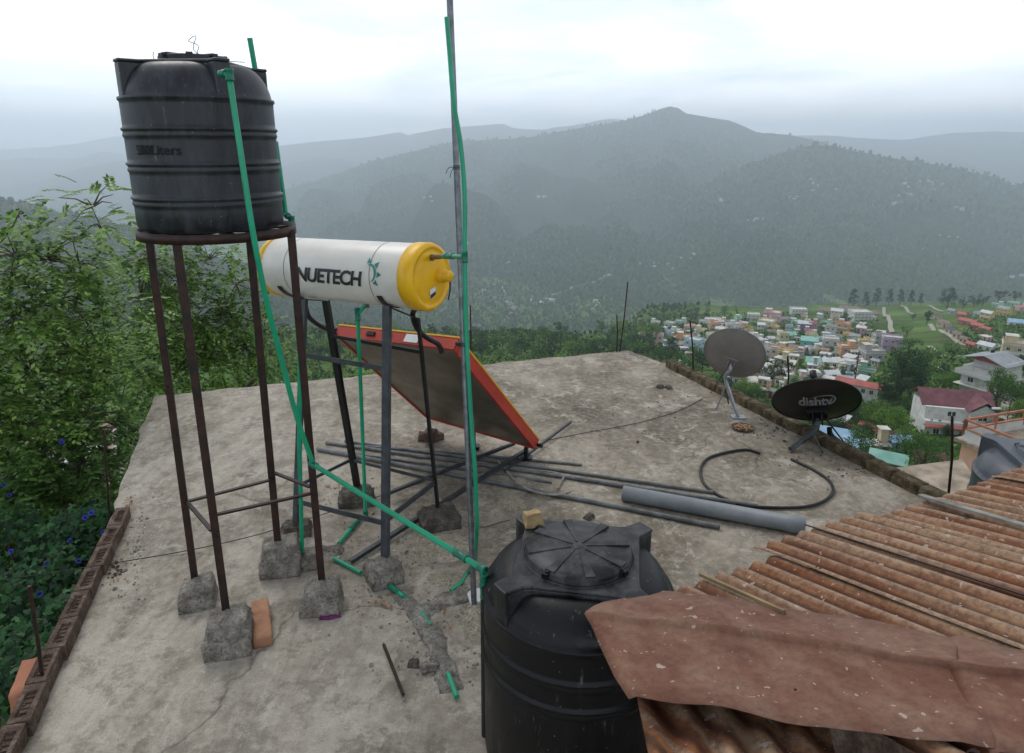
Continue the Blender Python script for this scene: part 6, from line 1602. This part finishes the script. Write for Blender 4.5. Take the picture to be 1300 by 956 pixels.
# clouds: project the direction on a flat cloud deck
mx = wn('ShaderNodeMath'); mx.operation = 'MAXIMUM'; nt.links.new(sep.outputs[2], mx.inputs[0]); mx.inputs[1].default_value = .0
ad = wn('ShaderNodeMath'); ad.operation = 'ADD'; nt.links.new(mx.outputs[0], ad.inputs[0]); ad.inputs[1].default_value = .16
dv = wn('ShaderNodeVectorMath'); dv.operation = 'DIVIDE'; nt.links.new(tc_.outputs['Generated'], dv.inputs[0]); cb_ = wn('ShaderNodeCombineXYZ')
for i in range(3): nt.links.new(ad.outputs[0], cb_.inputs[i])
nt.links.new(cb_.outputs[0], dv.inputs[1])
def wnoise(sc_, det, rough, dist):
    n_ = wn('ShaderNodeTexNoise'); n_.inputs['Scale'].default_value = sc_; n_.inputs['Detail'].default_value = det; n_.inputs['Roughness'].default_value = rough; n_.inputs['Distortion'].default_value = dist
    nt.links.new(dv.outputs[0], n_.inputs['Vector']); return n_.outputs['Fac']
r_ = wn('ShaderNodeValToRGB'); e = r_.color_ramp.elements; nt.links.new(wnoise(.75, 8, .55, .4), r_.inputs[0])
CB = 9.9
e[0].position = .38; e[0].color = (.60, .65, .74, 1); e[1].position = .64; e[1].color = (.90, .905, .92, 1)
m2 = e.new(.5); m2.color = (.79, .82, .88, 1)
r2 = wn('ShaderNodeValToRGB'); e = r2.color_ramp.elements; nt.links.new(wnoise(2.4, 8, .6, .6), r2.inputs[0]); e[0].position = .35; e[0].color = (.93, .93, .94, 1); e[1].position = .65; e[1].color = (1.05, 1.05, 1.05, 1)
ml = wn('ShaderNodeMix'); ml.data_type = 'RGBA'; ml.blend_type = 'MULTIPLY'; ml.inputs[0].default_value = 1; nt.links.new(r_.outputs[0], ml.inputs[6]); nt.links.new(r2.outputs[0], ml.inputs[7])
sc2 = wn('ShaderNodeVectorMath'); sc2.operation = 'SCALE'; sc2.inputs['Scale'].default_value = CB; nt.links.new(ml.outputs[2], sc2.inputs[0])
hg = wn('ShaderNodeMapRange'); nt.links.new(sep.outputs[2], hg.inputs[0]); hg.inputs[1].default_value = .0; hg.inputs[2].default_value = .4; hg.inputs[3].default_value = 2.3; hg.inputs[4].default_value = .64
sc3 = wn('ShaderNodeVectorMath'); sc3.operation = 'SCALE'; nt.links.new(sc2.outputs[0], sc3.inputs[0]); nt.links.new(hg.outputs[0], sc3.inputs['Scale'])
mm = wn('ShaderNodeMix'); mm.data_type = 'RGBA'; mm.inputs[0].default_value = .88; nt.links.new(sky.outputs[0], mm.inputs[6]); nt.links.new(sc3.outputs[0], mm.inputs[7])
nt.links.new(mm.outputs[2], bg.inputs[0]); bg.inputs[1].default_value = .1
# air
hz = MB(); hz.box((0, 5500, 25), (28000, 17000, 914)); hm = bpy.data.materials.new('thin haze'); hm.use_nodes = True; ht = hm.node_tree
ht.nodes.remove(ht.nodes['Principled BSDF']); pvn = ht.nodes.new('ShaderNodeVolumePrincipled'); ht.links.new(pvn.outputs[0], ht.nodes['Material Output'].inputs['Volume'])
pvn.inputs['Color'].default_value = (.83, .925, 1, 1); pvn.inputs['Density'].default_value = .00025; pvn.inputs['Anisotropy'].default_value = .6
o = hz.build('haze', hm); o['kind'] = 'stuff'; tag(o, 'thin pale haze filling the valley air', 'haze')
scene.cycles.use_denoising = True; scene.cycles.max_bounces = 6; scene.cycles.volume_bounces = 3; scene.cycles.diffuse_bounces = 3; scene.cycles.glossy_bounces = 3; scene.cycles.transmission_bounces = 4
vs_ = scene.view_settings; vs_.view_transform = 'Standard'; vs_.look = 'None'; vs_.gamma = 1; vs_.exposure = .46; vs_.use_curve_mapping = False
